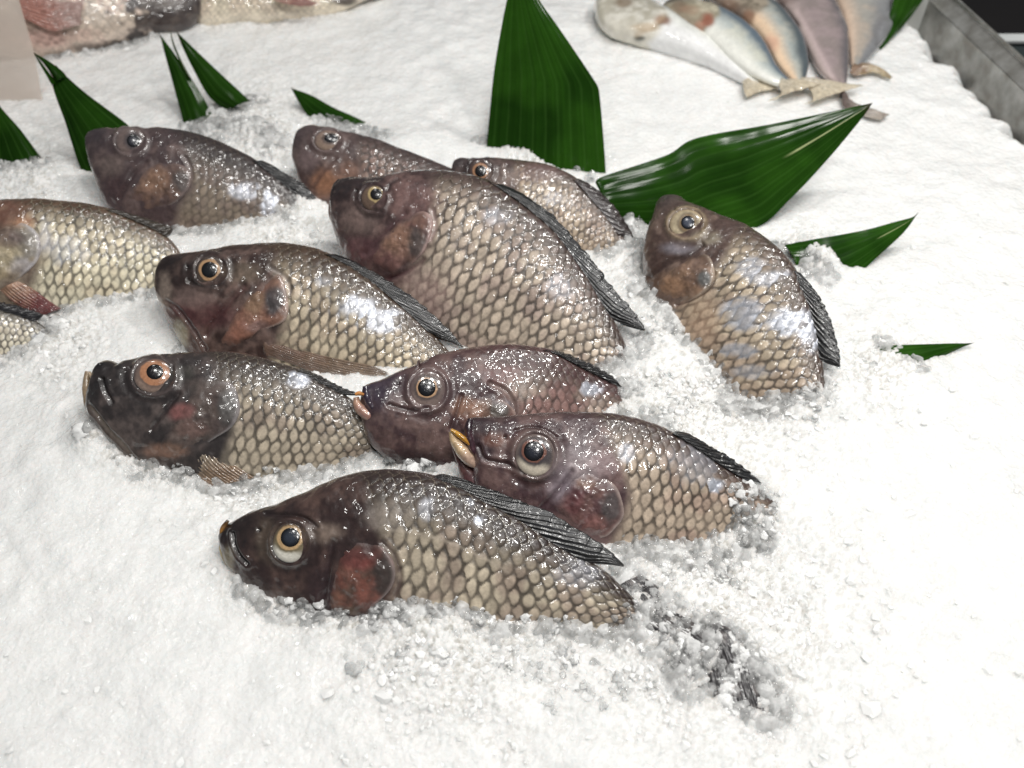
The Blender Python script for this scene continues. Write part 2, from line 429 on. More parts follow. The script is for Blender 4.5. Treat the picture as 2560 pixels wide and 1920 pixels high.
def build_fish(sp):
    """one lying fish from its traced outline: a full closed body with relief, then its parts"""
    def C(*rgb):
        q = srgb(*rgb); return mix(q, q @ np.array([.3, .55, .15]), .24)
    root = thing(sp['name'], sp['label'], sp.get('cat', 'fish'), group=sp.get('group'))
    pl = sp['plane']
    nu, nf, nb = sp.get('res', (300, 130)) + (16,)
    D = smooth_line(pl.pt(sp['dorsal']), 400); V = smooth_line(pl.pt(sp['ventral']), 400)
    def surf(nu, nf, nb, body_only=False):
        u = np.linspace(0, 1, nu); s = u ** 1.18
        d = lerp_line(D, s); v = lerp_line(V, s)
        H = np.linalg.norm(d - v, axis=1)
        Hm = H.max()
        w = sp.get('wide', .2) * Hm * np.interp(s, [0, .03, .12, .25, .42, .6, .8, 1], [.16, .34, .66, .88, 1.0, .86, .52, .22])
        ph = np.concatenate([np.linspace(0, np.pi, nf), np.linspace(np.pi, 2 * np.pi, nb + 2)[1:-1]])
        cosp = np.cos(ph); sinp = np.sin(ph)
        # a rounder section near the head, thinner keel at the back
        prof = np.sign(sinp) * np.abs(sinp) ** .82
        mid = (d + v) / 2; half = (d - v) / 2
        G = mid[:, None] + half[:, None] * cosp[None, :, None] + pl.N * (w[:, None] * prof[None, :])[..., None]
        return G, s, ph, H
    Gc, *_ = surf(110, 50, 10)
    Fc = grid_faces(110, 60, wrap=True)
    tree = BVHTree.FromPolygons([Vector(v) for v in Gc.reshape(-1, 3)], Fc.tolist())
    BODY_BVH.append((sp['name'], tree)); sp['tree'] = [(sp['name'], tree)]
    G, s, ph, H = surf(nu, nf, nb)
    nv = nf + nb
    N = grid_normals(G, True)
    if (N[nu // 2, nf // 2] @ pl.N) < 0: N = -N
    flipf = None
    px = to_px(G)
    S = np.broadcast_to(s[:, None], (nu, nv)); T = np.broadcast_to((ph / np.pi)[None, :], (nu, nv))
    front = T <= 1.0
    TT = np.where(front, T, 2 - T)
    # head boundary
    gp = sp['gill']                                            # rear edge of the gill cover in photo pixels
    k = np.argmin(np.linalg.norm(px[:, :nf] - gp, axis=-1)); gi = np.unravel_index(k, (nu, nf))
    gs = s[gi[0]]
    sb = gs * np.interp(TT, [0, .25, .5, .8, 1], [.62, .80, 1.0, .97, .9])
    sb = sb + (fbm(G, 45, 3, 71) - .5) * sp.get('head_wob', .03)
    body = sm(-.015, .035, S - sb)
    # scale lattice
    L = arc((D + V) / 2)[-1]; Hmax = H.max()
    ncol, nrow = sp.get('ncol', 27), sp.get('nrow', 19)
    wob = (fbm(G, 60, 2, 5) - .5)
    h, dark, rid, edge = scales(S * ncol + wob * .5, TT * nrow + wob * .4 + 3.3 * (1 - S) * 0)
    cell = L / ncol
    smask = np.maximum(body, .28 * sm(.42, .6, S / gs)) * sm(0.0, .07, TT) * (1 - .55 * sm(.78, .95, TT)) * sp.get('scale_mask', 1.0)
    nape = (1 - body) * 0
    disp = (h - .4) * cell * sp.get('relief', .13) * .55 * smask
    
    # skin relief on the head, soft lumps everywhere
    hd = 1 - body
    disp = disp + hd * ((fbm(G, 120, 3, 2) - .5) * .0011)
    disp = disp + (fbm(G, 35, 2, 3) - .5) * .0022 * sm(0, .06, S)
    # colours
    c = sp['colors']
    nz = fbm(G, 55, 3, 21 + sp.get('seed', 0)); nz2 = fbm(G, 130, 3, 31 + sp.get('seed', 0))
    net = C(*c.get('net', (72, 58, 48))); flank = np.minimum(C(*c['flank']) * c.get('gain', 1.12) * np.array([.97, .985, .95]), .85); back = C(*c['back']); belly = np.minimum(C(*c['belly']) * 1.2, .85); head = C(*c['head']) * .62; back = back * (.55 if sp['name'] == 'tilapia' else .8)
    head2 = C(*c.get('head2', (120, 88, 74))) * .85
    pink = C(*c.get('tint', (150, 115, 105)))
    fl = mix(flank, pink, (sm(.42, .66, nz) * c.get('tint_amt', .6))[..., None])
    fl = mix(fl, belly, sm(c.get('belly_from', .62), c.get('belly_from', .62) + .3, TT)[..., None])
    bt = c.get('back_to', .10) + (.05 if sp['name'] == 'tilapia' else 0)
    b = (1 - sm(bt, bt + .26, TT + (nz - .5) * .12))
    col = mix(fl, back, b[..., None])
    col = col * (1 + (rid - .5) * .38 * smask)[..., None]
    netw = dark * smask * min(1.15 * c.get('net_amt', .9) + .1, 1.0) * (1 - .7 * sm(.6, .9, TT) * c.get('belly_fade', .7))
    netw = netw * mix(1.0, .75, b) * (.8 + .35 * (nz2 > .5))
    netw = np.clip(netw, 0, .97)
    # pale scale rims on the dark back
    gapc = mix(net * .5, fl * .22, sm(.22, .62, TT)[..., None])
    col = mix(col, gapc, netw[..., None])
    col = mix(col, fl * 1.1, ((1 - sm(.0, .07, edge)) * smask * b * .35)[..., None])
    snout = (1 - sm(.08 * 1.0, .22, S)) * (1 - sm(.35, .75, TT))
    hc = mix(head, head2, sm(.40, .68, nz2 * .55 + nz * .45)[..., None])
    hc = mix(hc, C(*c.get('chin', (128, 98, 84))), (sm(.6, .95, TT) * .6)[..., None])
    hc = mix(hc, C(*c.get('snout', (30, 24, 27))), (snout * .85)[..., None])
    hc = mix(hc, back, (1 - sm(.03, .2, TT))[..., None] * .8)
    col = mix(hc, col, body[..., None])
    silver = smask * (.25 + .5 * rid) * c.get('silver', .35) * .35 * (1 - b) * (1 - dark)
    # bluish silvery patches
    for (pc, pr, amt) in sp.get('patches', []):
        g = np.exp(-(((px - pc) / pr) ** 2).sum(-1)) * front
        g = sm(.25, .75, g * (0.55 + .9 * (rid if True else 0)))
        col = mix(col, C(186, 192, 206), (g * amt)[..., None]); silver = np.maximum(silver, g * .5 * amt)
    # blotches of colour on the head (photo pixel ellipses)
    for (pc, pr, cc, amt) in sp.get('blotch', []):
        g = np.exp(-(((px - pc) / pr) ** 2).sum(-1)) * front
        g = sm(.15, .85, g + (nz2 - .5) * .35)
        col = mix(col, C(*cc), (g * amt)[..., None]); silver = silver * (1 - g * amt)
    # folds: grooves drawn along lines
    for (ln, wd, dp, cc, amt) in sp.get('folds', []):
        ln = smooth_line(ln, 40)
        dd = poly_dist(px, ln); g = np.exp(-(dd / wd) ** 2) * front
        disp = disp - g * dp + np.exp(-((dd - wd * 1.9) / wd) ** 2) * front * dp * .35
        col = mix(col, C(*cc), (g * amt)[..., None])
    if 'lateral' in sp:
        ln = smooth_line(sp['lateral'], 60); dd = poly_dist(px, ln)
        g = np.exp(-(dd / 4.0) ** 2) * front
        col = mix(col, C(176, 160, 140), (g * .5)[..., None])
    if sp.get('eye') and sp['name'] == 'tilapia':
        e = sp['eye']; q0 = sp['dorsal'][0] * .45 + e['c'] * .55 - np.array([0, e['r'][1] * .45])
        g = np.exp(-(((px - q0) / (e['r'] * .11)) ** 2).sum(-1)) * front
        disp = disp - g * .0012; col = mix(col, C(14, 11, 12), (g * .85)[..., None])
    # eye socket
    for e in [sp.get('eye')] if sp.get('eye') else []:
        q = (px - e['c']) / e['r']; rr = np.linalg.norm(q, axis=-1)
        ez = e['r'][0] * .0003
        disp = disp + front * (np.exp(-((rr - 1.12) / .13) ** 2) * .055 - np.exp(-((rr - 1.5) / .22) ** 2) * .03) * ez * 1.7
        ring = np.exp(-((rr - 1.12) / .16) ** 2) * front
        col = mix(col, C(*e.get('rim', (96, 78, 72))), (ring * .55)[..., None])
        col = mix(col, C(*e.get('halo', (60, 46, 46))), (np.exp(-((rr - 1.45) / .22) ** 2) * front * .5)[..., None])
    # small glistening lumps
    Gd = G + N * disp[..., None]
    V_ = Gd.reshape(-1, 3)
    Fq = grid_faces(nu, nv, wrap=True)
    a, b_, c_ = V_[Fq[len(Fq) // 2][:3]]
    # orientation check on a mid front face
    fi = (nu // 2) * nv + nf // 2
    q = Fq[fi]; fn = np.cross(V_[q[1]] - V_[q[0]], V_[q[2]] - V_[q[0]])
    if fn @ pl.N < 0: Fq = Fq[:, ::-1]
    mesh_obj('body', V_, Fq, M_SILVER if sp['name'] == 'mackerel' else M_SKIN, root, np.clip(col, 0, 1), extra={'silver': np.clip(silver, 0, 1), 'wet': mix(1.0, .7, body) })
    sp['root'] = root; sp['N'] = pl.N

    # ---- gill cover
    if 'cover' in sp:
        gc = sp['cover']
        out = smooth_line(np.concatenate([gc['line'], gc['line'][:1]]), 97)[:-1]
        cen = out.mean(0) if 'cen' not in gc else gc['cen']
        nr, na = 34, 96
        rr = np.linspace(0, 1, nr)
        P = np.zeros((nr, na, 3)); pxs = cen + (out[None] - cen) * rr[:, None, None]
        last = None
        for i in range(nr):
            for j in range(na):
                hh = hit(pxs[i, j], sp['tree'])
                P[i, j] = hh[0] if hh else pl.pt(pxs[i, j])
        mid_n = pl.N
        # lip is raised at the rear edge
        axis = np.array(gc.get('axis', (1, .15)))
        side = ((pxs - cen) @ nrm(axis)) / np.abs((out - cen) @ nrm(axis)).max()
        rear = sm(.1, .7, side)
        hgt = .0018 * (1 - rr[:, None] ** 3) + .0015 * rear - .0012 * (1 - rear) * rr[:, None] ** 4
        hgt = hgt * np.where((rr[:, None] > .97) & (rear > .5), .5, 1) + ((fbm(P, 120, 3, 77) - .5) * .0026 + (fbm(P, 400, 2, 79) - .5) * .0009) * (1 - rr[:, None] ** 6)
        P = P + mid_n * hgt[..., None]
        skirt = P[-1] - mid_n * .0035
        P = np.concatenate([P, skirt[None]])
        n1 = fbm(P, 70, 3, 41 + sp.get('seed', 0)); n2 = fbm(P, 180, 3, 43)
        pxx = np.concatenate([pxs, pxs[-1:]])
        ca, cb = mix(C(*gc['c1']), head, .25) * .9, mix(C(*gc['c2']), head, .3) * .9
        gcol = mix(ca, cb, sm(.38, .64, n1 * .6 + n2 * .4)[..., None])
        for (pc, pr, cc, amt) in gc.get('spots', []):
            g = np.exp(-(((pxx - pc) / pr) ** 2).sum(-1)); g = sm(.2, .75, g + (n2 - .5) * .4)
            gcol = mix(gcol, mix(C(*cc), head, .2), (g * amt * .9)[..., None])
        rim = np.concatenate([np.broadcast_to(sm(.86, .99, rr)[:, None], (nr, na)), np.ones((1, na))])
        sd = np.concatenate([side, side[-1:]])
        kd = KDTree(nu * nf // 6 + 2)
        sub = [(i, j) for i in range(0, nu, 3) for j in range(0, nf, 2)]
        kd = KDTree(len(sub))
        for t_, (i, j) in enumerate(sub): kd.insert(Gd[i, j], t_)
        kd.balance()
        bc = np.array([col[sub[kd.find(p_)[1]]] for p_ in P.reshape(-1, 3)]).reshape(P.shape)
        rfull = np.concatenate([np.broadcast_to(rr[:, None], (nr, na)), np.ones((1, na))])
        bl = sm(.5, .98, rfull + (n2 - .5) * .3) * (1 - sm(.15, .75, sd))
        gcol = mix(gcol, bc, bl[..., None])
        gcol = mix(gcol, C(*gc.get('rim', (150, 128, 120))), (rim * np.clip(sd * 1.6 - .2, 0, 1) * .6)[..., None])
        Fg = grid_faces(nr + 1, na, wrap=True)
        Vg = P.reshape(-1, 3)
        q = Fg[na * 20]; fn = np.cross(Vg[q[1]] - Vg[q[0]], Vg[q[2]] - Vg[q[0]])
        if fn @ pl.N < 0: Fg = Fg[:, ::-1]
        mesh_obj('gill_cover', Vg, Fg, M_GILL, root, np.clip(gcol, 0, 1))

    # ---- eye
    if sp.get('eye'):
        e = sp['eye']
        hh = hit(e['c'], sp['tree'])
        hp, hn = (hh[0], hh[1]) if hh else (pl.pt(np.array(e['c'])), pl.N)
        if hn @ pl.N < 0: hn = -hn
        view = nrm(CAM - hp)
        n = nrm(hn * .55 + view * .45)
        hp = hp + n * .0004
        def dome(c0, r0, nr, na, zf):
            r = np.linspace(0, 1, nr); a = np.linspace(0, 2 * np.pi, na, endpoint=False)
            pxs = np.array(c0) + np.stack([r[:, None] * np.cos(a) * r0[0], r[:, None] * np.sin(a) * r0[1]], -1)
            P = on_plane(pxs, hp, n)
            return P + n * zf(pxs, r[:, None] * np.ones(na))[..., None], pxs, r
        mm = np.linalg.norm(on_plane(np.array([e['c'][0] + e['r'][0], e['c'][1]]), hp, n) - on_plane(np.array(e['c'], float), hp, n))
        zdome = lambda pxs, r: mm * .25 * np.sqrt(np.maximum(1 - (((pxs - e['c']) / e['r']) ** 2).sum(-1) * .97, 0)) - mm * .08
        P, pxs, r = dome(e['c'], e['r'], 44, 96, zdome)
        rp = np.linalg.norm((pxs - e['pc']) / e['pr'], axis=-1); rp = rp + (vnoise(pxs / e['r'], 2.2, 5) - .5) * .22 * sm(1.0, 1.3, rp) + (vnoise(pxs / e['r'], 7., 6) - .5) * .10
        _ = None         # in pupil radii
        ro = np.linalg.norm((pxs - e['c']) / e['r'], axis=-1)
        iris, ring, scl = C(*e['iris']) * .72, C(*e['ring']) * .8, C(*e['sclera']) * .9
        iw = e.get('iw', 1.3)
        ec = mix(iris, ring, sm(iw - .08, iw + .1, rp)[..., None])
        low = sm(.15, .62, (pxs[..., 1] - e['c'][1]) / e['r'][1] - .25 * (pxs[..., 0] - e['c'][0]) / e['r'][0])
        ec = mix(ec, scl, (sm(iw + .1, iw + .55, rp) * mix(e.get('scl_top', .3), 1.0, low))[..., None])
        ec = mix(ec, C(*e.get('rim', (70, 56, 54))), (sm(.72, 1.0, ro) * mix(1.0, .35, low) + sm(.92, 1.0, ro) * .5).clip(0, 1)[..., None] * .9)
        ec = ec * (1 + (fbm(pxs / 3.0, .9, 2, 3) - .5) * .35)[..., None]
        F = grid_faces(44, 96, wrap=True)
        Vv = P.reshape(-1, 3); q = F[96 * 20]
        if np.cross(Vv[q[1]] - Vv[q[0]], Vv[q[2]] - Vv[q[0]]) @ n < 0: F = F[:, ::-1]
        eo = mesh_obj('eye', Vv, F, M_EYE, root, np.clip(ec, 0, 1))
        pr = np.array([e['pr'], e['pr']]) if np.isscalar(e['pr']) else np.array(e['pr'])
        P, pxs, r = dome(e['pc'], pr, 20, 64, lambda q_, r_: zdome(q_, r_) + .00012 + mm * .04 * np.sqrt(np.maximum(1 - r_ ** 2, 0)))
        pcx = mix(C(*e.get('pupil', (26, 30, 38))), C(12, 12, 16), sm(.3, 1, np.broadcast_to(r[:, None], P.shape[:2]))[..., None])
        F = grid_faces(20, 64, wrap=True)
        Vv = P.reshape(-1, 3); q = F[64 * 10]
        if np.cross(Vv[q[1]] - Vv[q[0]], Vv[q[2]] - Vv[q[0]]) @ n < 0: F = F[:, ::-1]
        mesh_obj('pupil', Vv, F, M_EYE, eo, pcx)

    # ---- dorsal fin, folded along the back
    if 'fin' in sp:
        f = sp['fin']
        fin_strip('dorsal_fin', sp, f['inner'], f['outer'], f.get('rays', 15), root, f.get('cols', ((15, 15, 17), (110, 112, 118))),
                  f.get('slant', .55), f.get('lift', .0026), f.get('ragged', 5.0))
    for pf in sp.get('pectorals', []):
        fin_fan(sp, pf, root)
    for lp in sp.get('lips', []):
        tube_part(sp, lp, root)
    return sp

def fin_strip(name, sp, inner, outer, nrays, root, cols, slant, lift, ragged):
    pl = sp['plane']
    nu, nv = 300, 30
    nrays = nrays * 1.15
    I = smooth_line(inner, nu); O = smooth_line(outer, nu)
    # pull the base a little inside the back
    d = O - I; dl = np.linalg.norm(d, axis=1, keepdims=True)
    I2 = I - nrm(d) * 5.0
    v = np.linspace(0, 1, nv); u = np.linspace(0, 1, nu)
    tooth = ((np.mod(u * nrays, 1.0) - .3) * .6 + (vnoise(u[:, None] * 40, 1.0, 3) - .5)) * ragged * .7 * sm(.05, .3, u)
    O2 = O + nrm(d) * tooth[:, None] * (dl > 3)
    O2 = mix(O2, I2, ((1 - sm(0, .06, u)) * .8)[:, None])
    I2 = mix(I2, O, (np.clip((u - .84) / .16, 0, 1) ** 1.3 * .92)[:, None])
    pxs = I2[:, None] + (O2 - I2)[:, None] * v[None, :, None]
    base = np.zeros(nu)
    for i in range(nu):
        h = hit(I2[i], sp['tree'])
        base[i] = (h[0] - pl.P) @ pl.N if h else 0.001
    base = np.convolve(np.pad(base, 8, 'edge'), np.ones(17) / 17, 'valid')
    P0 = pl.pt(pxs)
    ph = (u[:, None] * nrays - v[None, :] * nrays * slant * .62) + (fbm(P0, 25, 2, 19) - .5) * .6
    saw = np.mod(ph, 1.0)
    ridge = np.exp(-((saw - .5) / .2) ** 2)
    nz = fbm(np.stack([ph * 3.1, v[None] * 1.5 + ph * 0, ph * 0], -1), 1.0, 3, 9)
    off = mix(base[:, None] + .0012, .0005, v[None] ** .7) + lift * np.sin(v * np.pi)[None] * .8 + (ridge - .4) * .0005 + (nz - .5) * .0007
    top = P0 + pl.N * off[..., None]
    bot = P0 + pl.N * (off - .0012)[..., None]
    V = np.concatenate([top.reshape(-1, 3), bot.reshape(-1, 3)])
    F1 = grid_faces(nu, nv); n0 = nu * nv
    if np.cross(V[F1[50][1]] - V[F1[50][0]], V[F1[50][2]] - V[F1[50][0]]) @ pl.N < 0: F1 = F1[:, ::-1]
    F2 = F1[:, ::-1] + n0
    ed = np.concatenate([np.arange(nu) * nv + nv - 1])
    F3 = np.stack([ed[:-1], ed[1:], ed[1:] + n0, ed[:-1] + n0], -1)
    ca, cb = C(*cols[0]), C(*cols[1])
    k = np.clip((1 - ridge * .7) * sm(.58, .8, nz) * .26, 0, 1)
    col = mix(ca, cb, k[..., None])
    mesh_obj(name, V, np.concatenate([F1, F2, F3]), M_FIN, root, np.concatenate([col.reshape(-1, 3)] * 2))

def fin_fan(sp, pf, root):
    pl = sp['plane']
    nu, nv = 70, 60
    A = smooth_line(pf['a'], nu); B = smooth_line(pf['b'], nu)
    v = np.linspace(0, 1, nv); u = np.linspace(0, 1, nu)
    pxs = A[:, None] + (B - A)[:, None] * v[None, :, None]
    tip = (np.mod(v * pf.get('rays', 11), 1) - .5)
    pxs[-6:] += ((pxs[-1] - pxs[-8]) * tip[:, None] * pf.get('torn', .35))[None] * np.linspace(0, 1, 6)[:, None, None]
    P0 = pl.pt(pxs, pf['off'])
    if pf.get('drape'):
        for i in range(nu):
            for j in range(nv):
                h = hit(pxs[i, j], sp['tree'])
                if h: P0[i, j] = h[0] + pl.N * .0025
    ridge = np.exp(-((np.mod(v * pf.get('rays', 11), 1) - .5) / .22) ** 2)[None] * sm(.0, .2, u)[:, None]
    nz = fbm(P0, 160, 3, 5)
    off = ridge * .0005 + (nz - .5) * .0022 + np.sin(v * np.pi)[None] * .003 * (1 - u[:, None] * .6)
    top = P0 + pl.N * off[..., None]; bot = top - pl.N * .0009
    V = np.concatenate([top.reshape(-1, 3), bot.reshape(-1, 3)])
    F1 = grid_faces(nu, nv); n0 = nu * nv
    if np.cross(V[F1[50][1]] - V[F1[50][0]], V[F1[50][2]] - V[F1[50][0]]) @ pl.N < 0: F1 = F1[:, ::-1]
    idx = np.arange(n0).reshape(nu, nv)
    rim = np.concatenate([idx[:, 0], idx[-1, 1:], idx[-2::-1, -1], idx[0, -2:0:-1]])
    r2 = np.roll(rim, -1)
    F3 = np.stack([rim, r2, r2 + n0, rim + n0], -1)
    C = lambda *q: mix(srgb(*q), srgb(*q) @ np.array([.3, .55, .15]), .3)
    ca, cb, cc = [C(*q) for q in pf['cols']]
    col = mix(ca, cb, sm(.1, .7, u[:, None] + (nz - .5) * .5)[..., None])
    col = mix(col, cc, (ridge * .45 * sm(.3, .6, nz))[..., None])
    mesh_obj(pf.get('name', 'pectoral_fin'), V, np.concatenate([F1, F1[:, ::-1] + n0, F3]), M_WEB, root, np.concatenate([col.reshape(-1, 3)] * 2))

def tube_part(sp, lp, root):
    pl = sp['plane']
    n, m = 40, 18
    L = smooth_line(lp['line'], n)
    P = pl.pt(L, lp.get('off', .0))
    r = np.interp(np.linspace(0, 1, n), np.linspace(0, 1, len(lp['r'])), lp['r'])
    mmpx = np.linalg.norm(pl.pt(L[:1] + [1, 0], lp.get('off', .0)) - P[:1])
    r = r * mmpx
    T = nrm(np.gradient(P, axis=0)); Sd = nrm(np.cross(T, pl.N))
    a = np.linspace(0, 2 * np.pi, m, endpoint=False)
    G = P[:, None] + Sd[:, None] * (np.cos(a) * r[:, None])[..., None] + pl.N * (np.sin(a) * r[:, None] * lp.get('deep', 1.3))[..., None]
    G = G + (fbm(G, 300, 2, 4) - .5)[..., None] * pl.N * .001
    nz = fbm(G, 220, 3, 14)
    ca, cb = [C(*q) for q in lp['cols']]
    t = sm(.3, .7, np.linspace(0, 1, n)[:, None] * lp.get('grad', .6) + nz * (1 - lp.get('grad', .6)))
    col = mix(ca, cb, t[..., None]).reshape(-1, 3)
    V = np.concatenate([G.reshape(-1, 3), P[:1], P[-1:]])
    F = grid_faces(n, m, wrap=True)
    q = F[m * 5 + 4]
    if np.cross(V[q[1]] - V[q[0]], V[q[2]] - V[q[0]]) @ (V[q[0]] - P[5]) < 0: F = F[:, ::-1]
    k = n * m; j = np.arange(m)
    caps = np.concatenate([np.stack([j, (j + 1) % m, np.full(m, k), np.full(m, k)], -1)[:, :3], np.stack([(n - 1) * m + j, np.full(m, k + 1), (n - 1) * m + (j + 1) % m], -1)])
    tri = np.concatenate([F[:, [0, 1, 2]], F[:, [0, 2, 3]], caps])
    mesh_obj(lp['name'], V, tri, M_LIP, root, np.concatenate([col, col[:1], col[-1:]]))

# ------------------------------------------------------------------ the fish
GROUP = 'tilapia laid on the crushed ice'
BASE_EYE = dict(iris=(214, 168, 96), ring=(120, 104, 84), sclera=(206, 196, 170))
FISH = []
def fish(**k):
    k.setdefault('name', 'tilapia'); k.setdefault('group', GROUP); k.setdefault('cat', 'fish')
    build_fish(k); FISH.append(k); return k

# front fish
fish(key='G', seed=1, res=(460, 190),
     label='frontmost dark brown tilapia with white crescent under its eye and red gill patch',
     plane=Plane(Z1((215, 680), (1900, 870)), -.012, 42),
     dorsal=Z1((97, 432), (108, 405), (135, 385), (200, 345), (290, 310), (380, 280), (480, 240), (580, 195), (680, 160), (780, 138), (880, 130), (980, 140), (1080, 160),
               (1180, 198), (1280, 250), (1400, 320), (1500, 378), (1600, 440), (1700, 500), (1780, 550), (1880, 620), (1980, 710), (2100, 810)),
     ventral=Z1((97, 434), (102, 500), (140, 580), (205, 645), (300, 735), (420, 840), (560, 920), (750, 985), (950, 1015), (1200, 1015), (1450, 990), (1700, 945), (1880, 905), (2050, 900)),
     gill=Z1((905, 620))[0], ncol=35, nrow=16, relief=.15,
     colors=dict(flank=(192, 174, 150), back=(74, 56, 52), belly=(200, 186, 160), head=(68, 47, 46), head2=(96, 70, 62), net=(70, 56, 44), tint=(150, 124, 110), snout=(26, 20, 22), chin=(96, 74, 62), back_to=.14),
     patches=[(Z1((1290, 370))[0], (16, 14), .9), (Z1((1245, 280))[0], (14, 14), .55), (Z1((1050, 320))[0], (26, 30), .4), (Z1((1740, 620))[0], (60, 40), .25)],
     blotch=[(Z1((560, 430))[0], (60, 30), (150, 128, 112), .6), (Z1((330, 470))[0], (40, 60), (128, 112, 84), .35), (Z1((860, 350))[0], (60, 40), (150, 138, 128), .5), (Z1((560, 700))[0], (40, 80), (58, 38, 42), .6),
             (Z1((130, 560))[0], (18, 40), (150, 138, 104), .6)],
     folds=[(Z1((300, 340), (400, 345), (480, 360), (540, 400)), 5, .0010, (40, 28, 30), .5), (Z1((610, 470), (590, 580), (570, 700), (560, 800)), 9, .0014, (48, 30, 34), .7),
            (Z1((150, 430), (160, 490), (190, 540), (220, 570)), 5, .0016, (18, 12, 14), .8), (Z1((840, 470), (900, 540), (925, 640), (900, 720)), 6, .0012, (70, 46, 48), .5)],
     lateral=Z1((870, 415), (1000, 430), (1130, 465), (1280, 530), (1420, 610)),
     cover=dict(line=Z1((640, 470), (720, 445), (800, 470), (860, 510), (895, 570), (900, 640), (870, 700), (800, 770), (740, 850), (640, 840), (570, 800), (590, 680), (610, 570)),
                c1=(150, 84, 66), c2=(112, 82, 66), rim=(150, 132, 128),
                spots=[(Z1((730, 545))[0], (62, 32), (132, 58, 54), .85), (Z1((850, 620))[0], (34, 62), (58, 54, 52), .95), (Z1((700, 460))[0], (40, 18), (150, 126, 128), .7), (Z1((620, 740))[0], (26, 30), (140, 92, 66), .7), (Z1((690, 800))[0], (22, 20), (128, 106, 76), .6)]),
     eye=dict(BASE_EYE, c=EG((905, 470))[0], r=np.array([46., 50.]), pc=EG((915, 415))[0], pr=24., iw=1.32, pupil=(44, 52, 66), iris=(222, 178, 112), ring=(126, 112, 78), sclera=(226, 222, 206), scl_top=.05, rim=(62, 46, 44), halo=(44, 30, 30)),
     fin=dict(inner=Z1((1060, 158), (1180, 200), (1280, 252), (1400, 322), (1500, 380), (1600, 442), (1700, 502), (1780, 552), (1880, 618), (1905, 640)),
              outer=Z1((1060, 146), (1180, 170), (1300, 213), (1400, 250), (1500, 290), (1600, 328), (1700, 388), (1800, 448), (1900, 522), (1955, 575)), rays=13),
     lips=[dict(name='upper_lip', line=Z1((128, 372), (108, 405), (104, 440), (120, 480)), r=[4, 7, 7, 3], cols=((46, 34, 30), (150, 108, 52)), off=.004, grad=.4),
           dict(name='lower_jaw', line=Z1((104, 440), (103, 500), (130, 560), (175, 605), (215, 640)), r=[5, 8, 9, 8, 4], cols=((176, 160, 120), (96, 80, 66)), off=.003, grad=.6)])

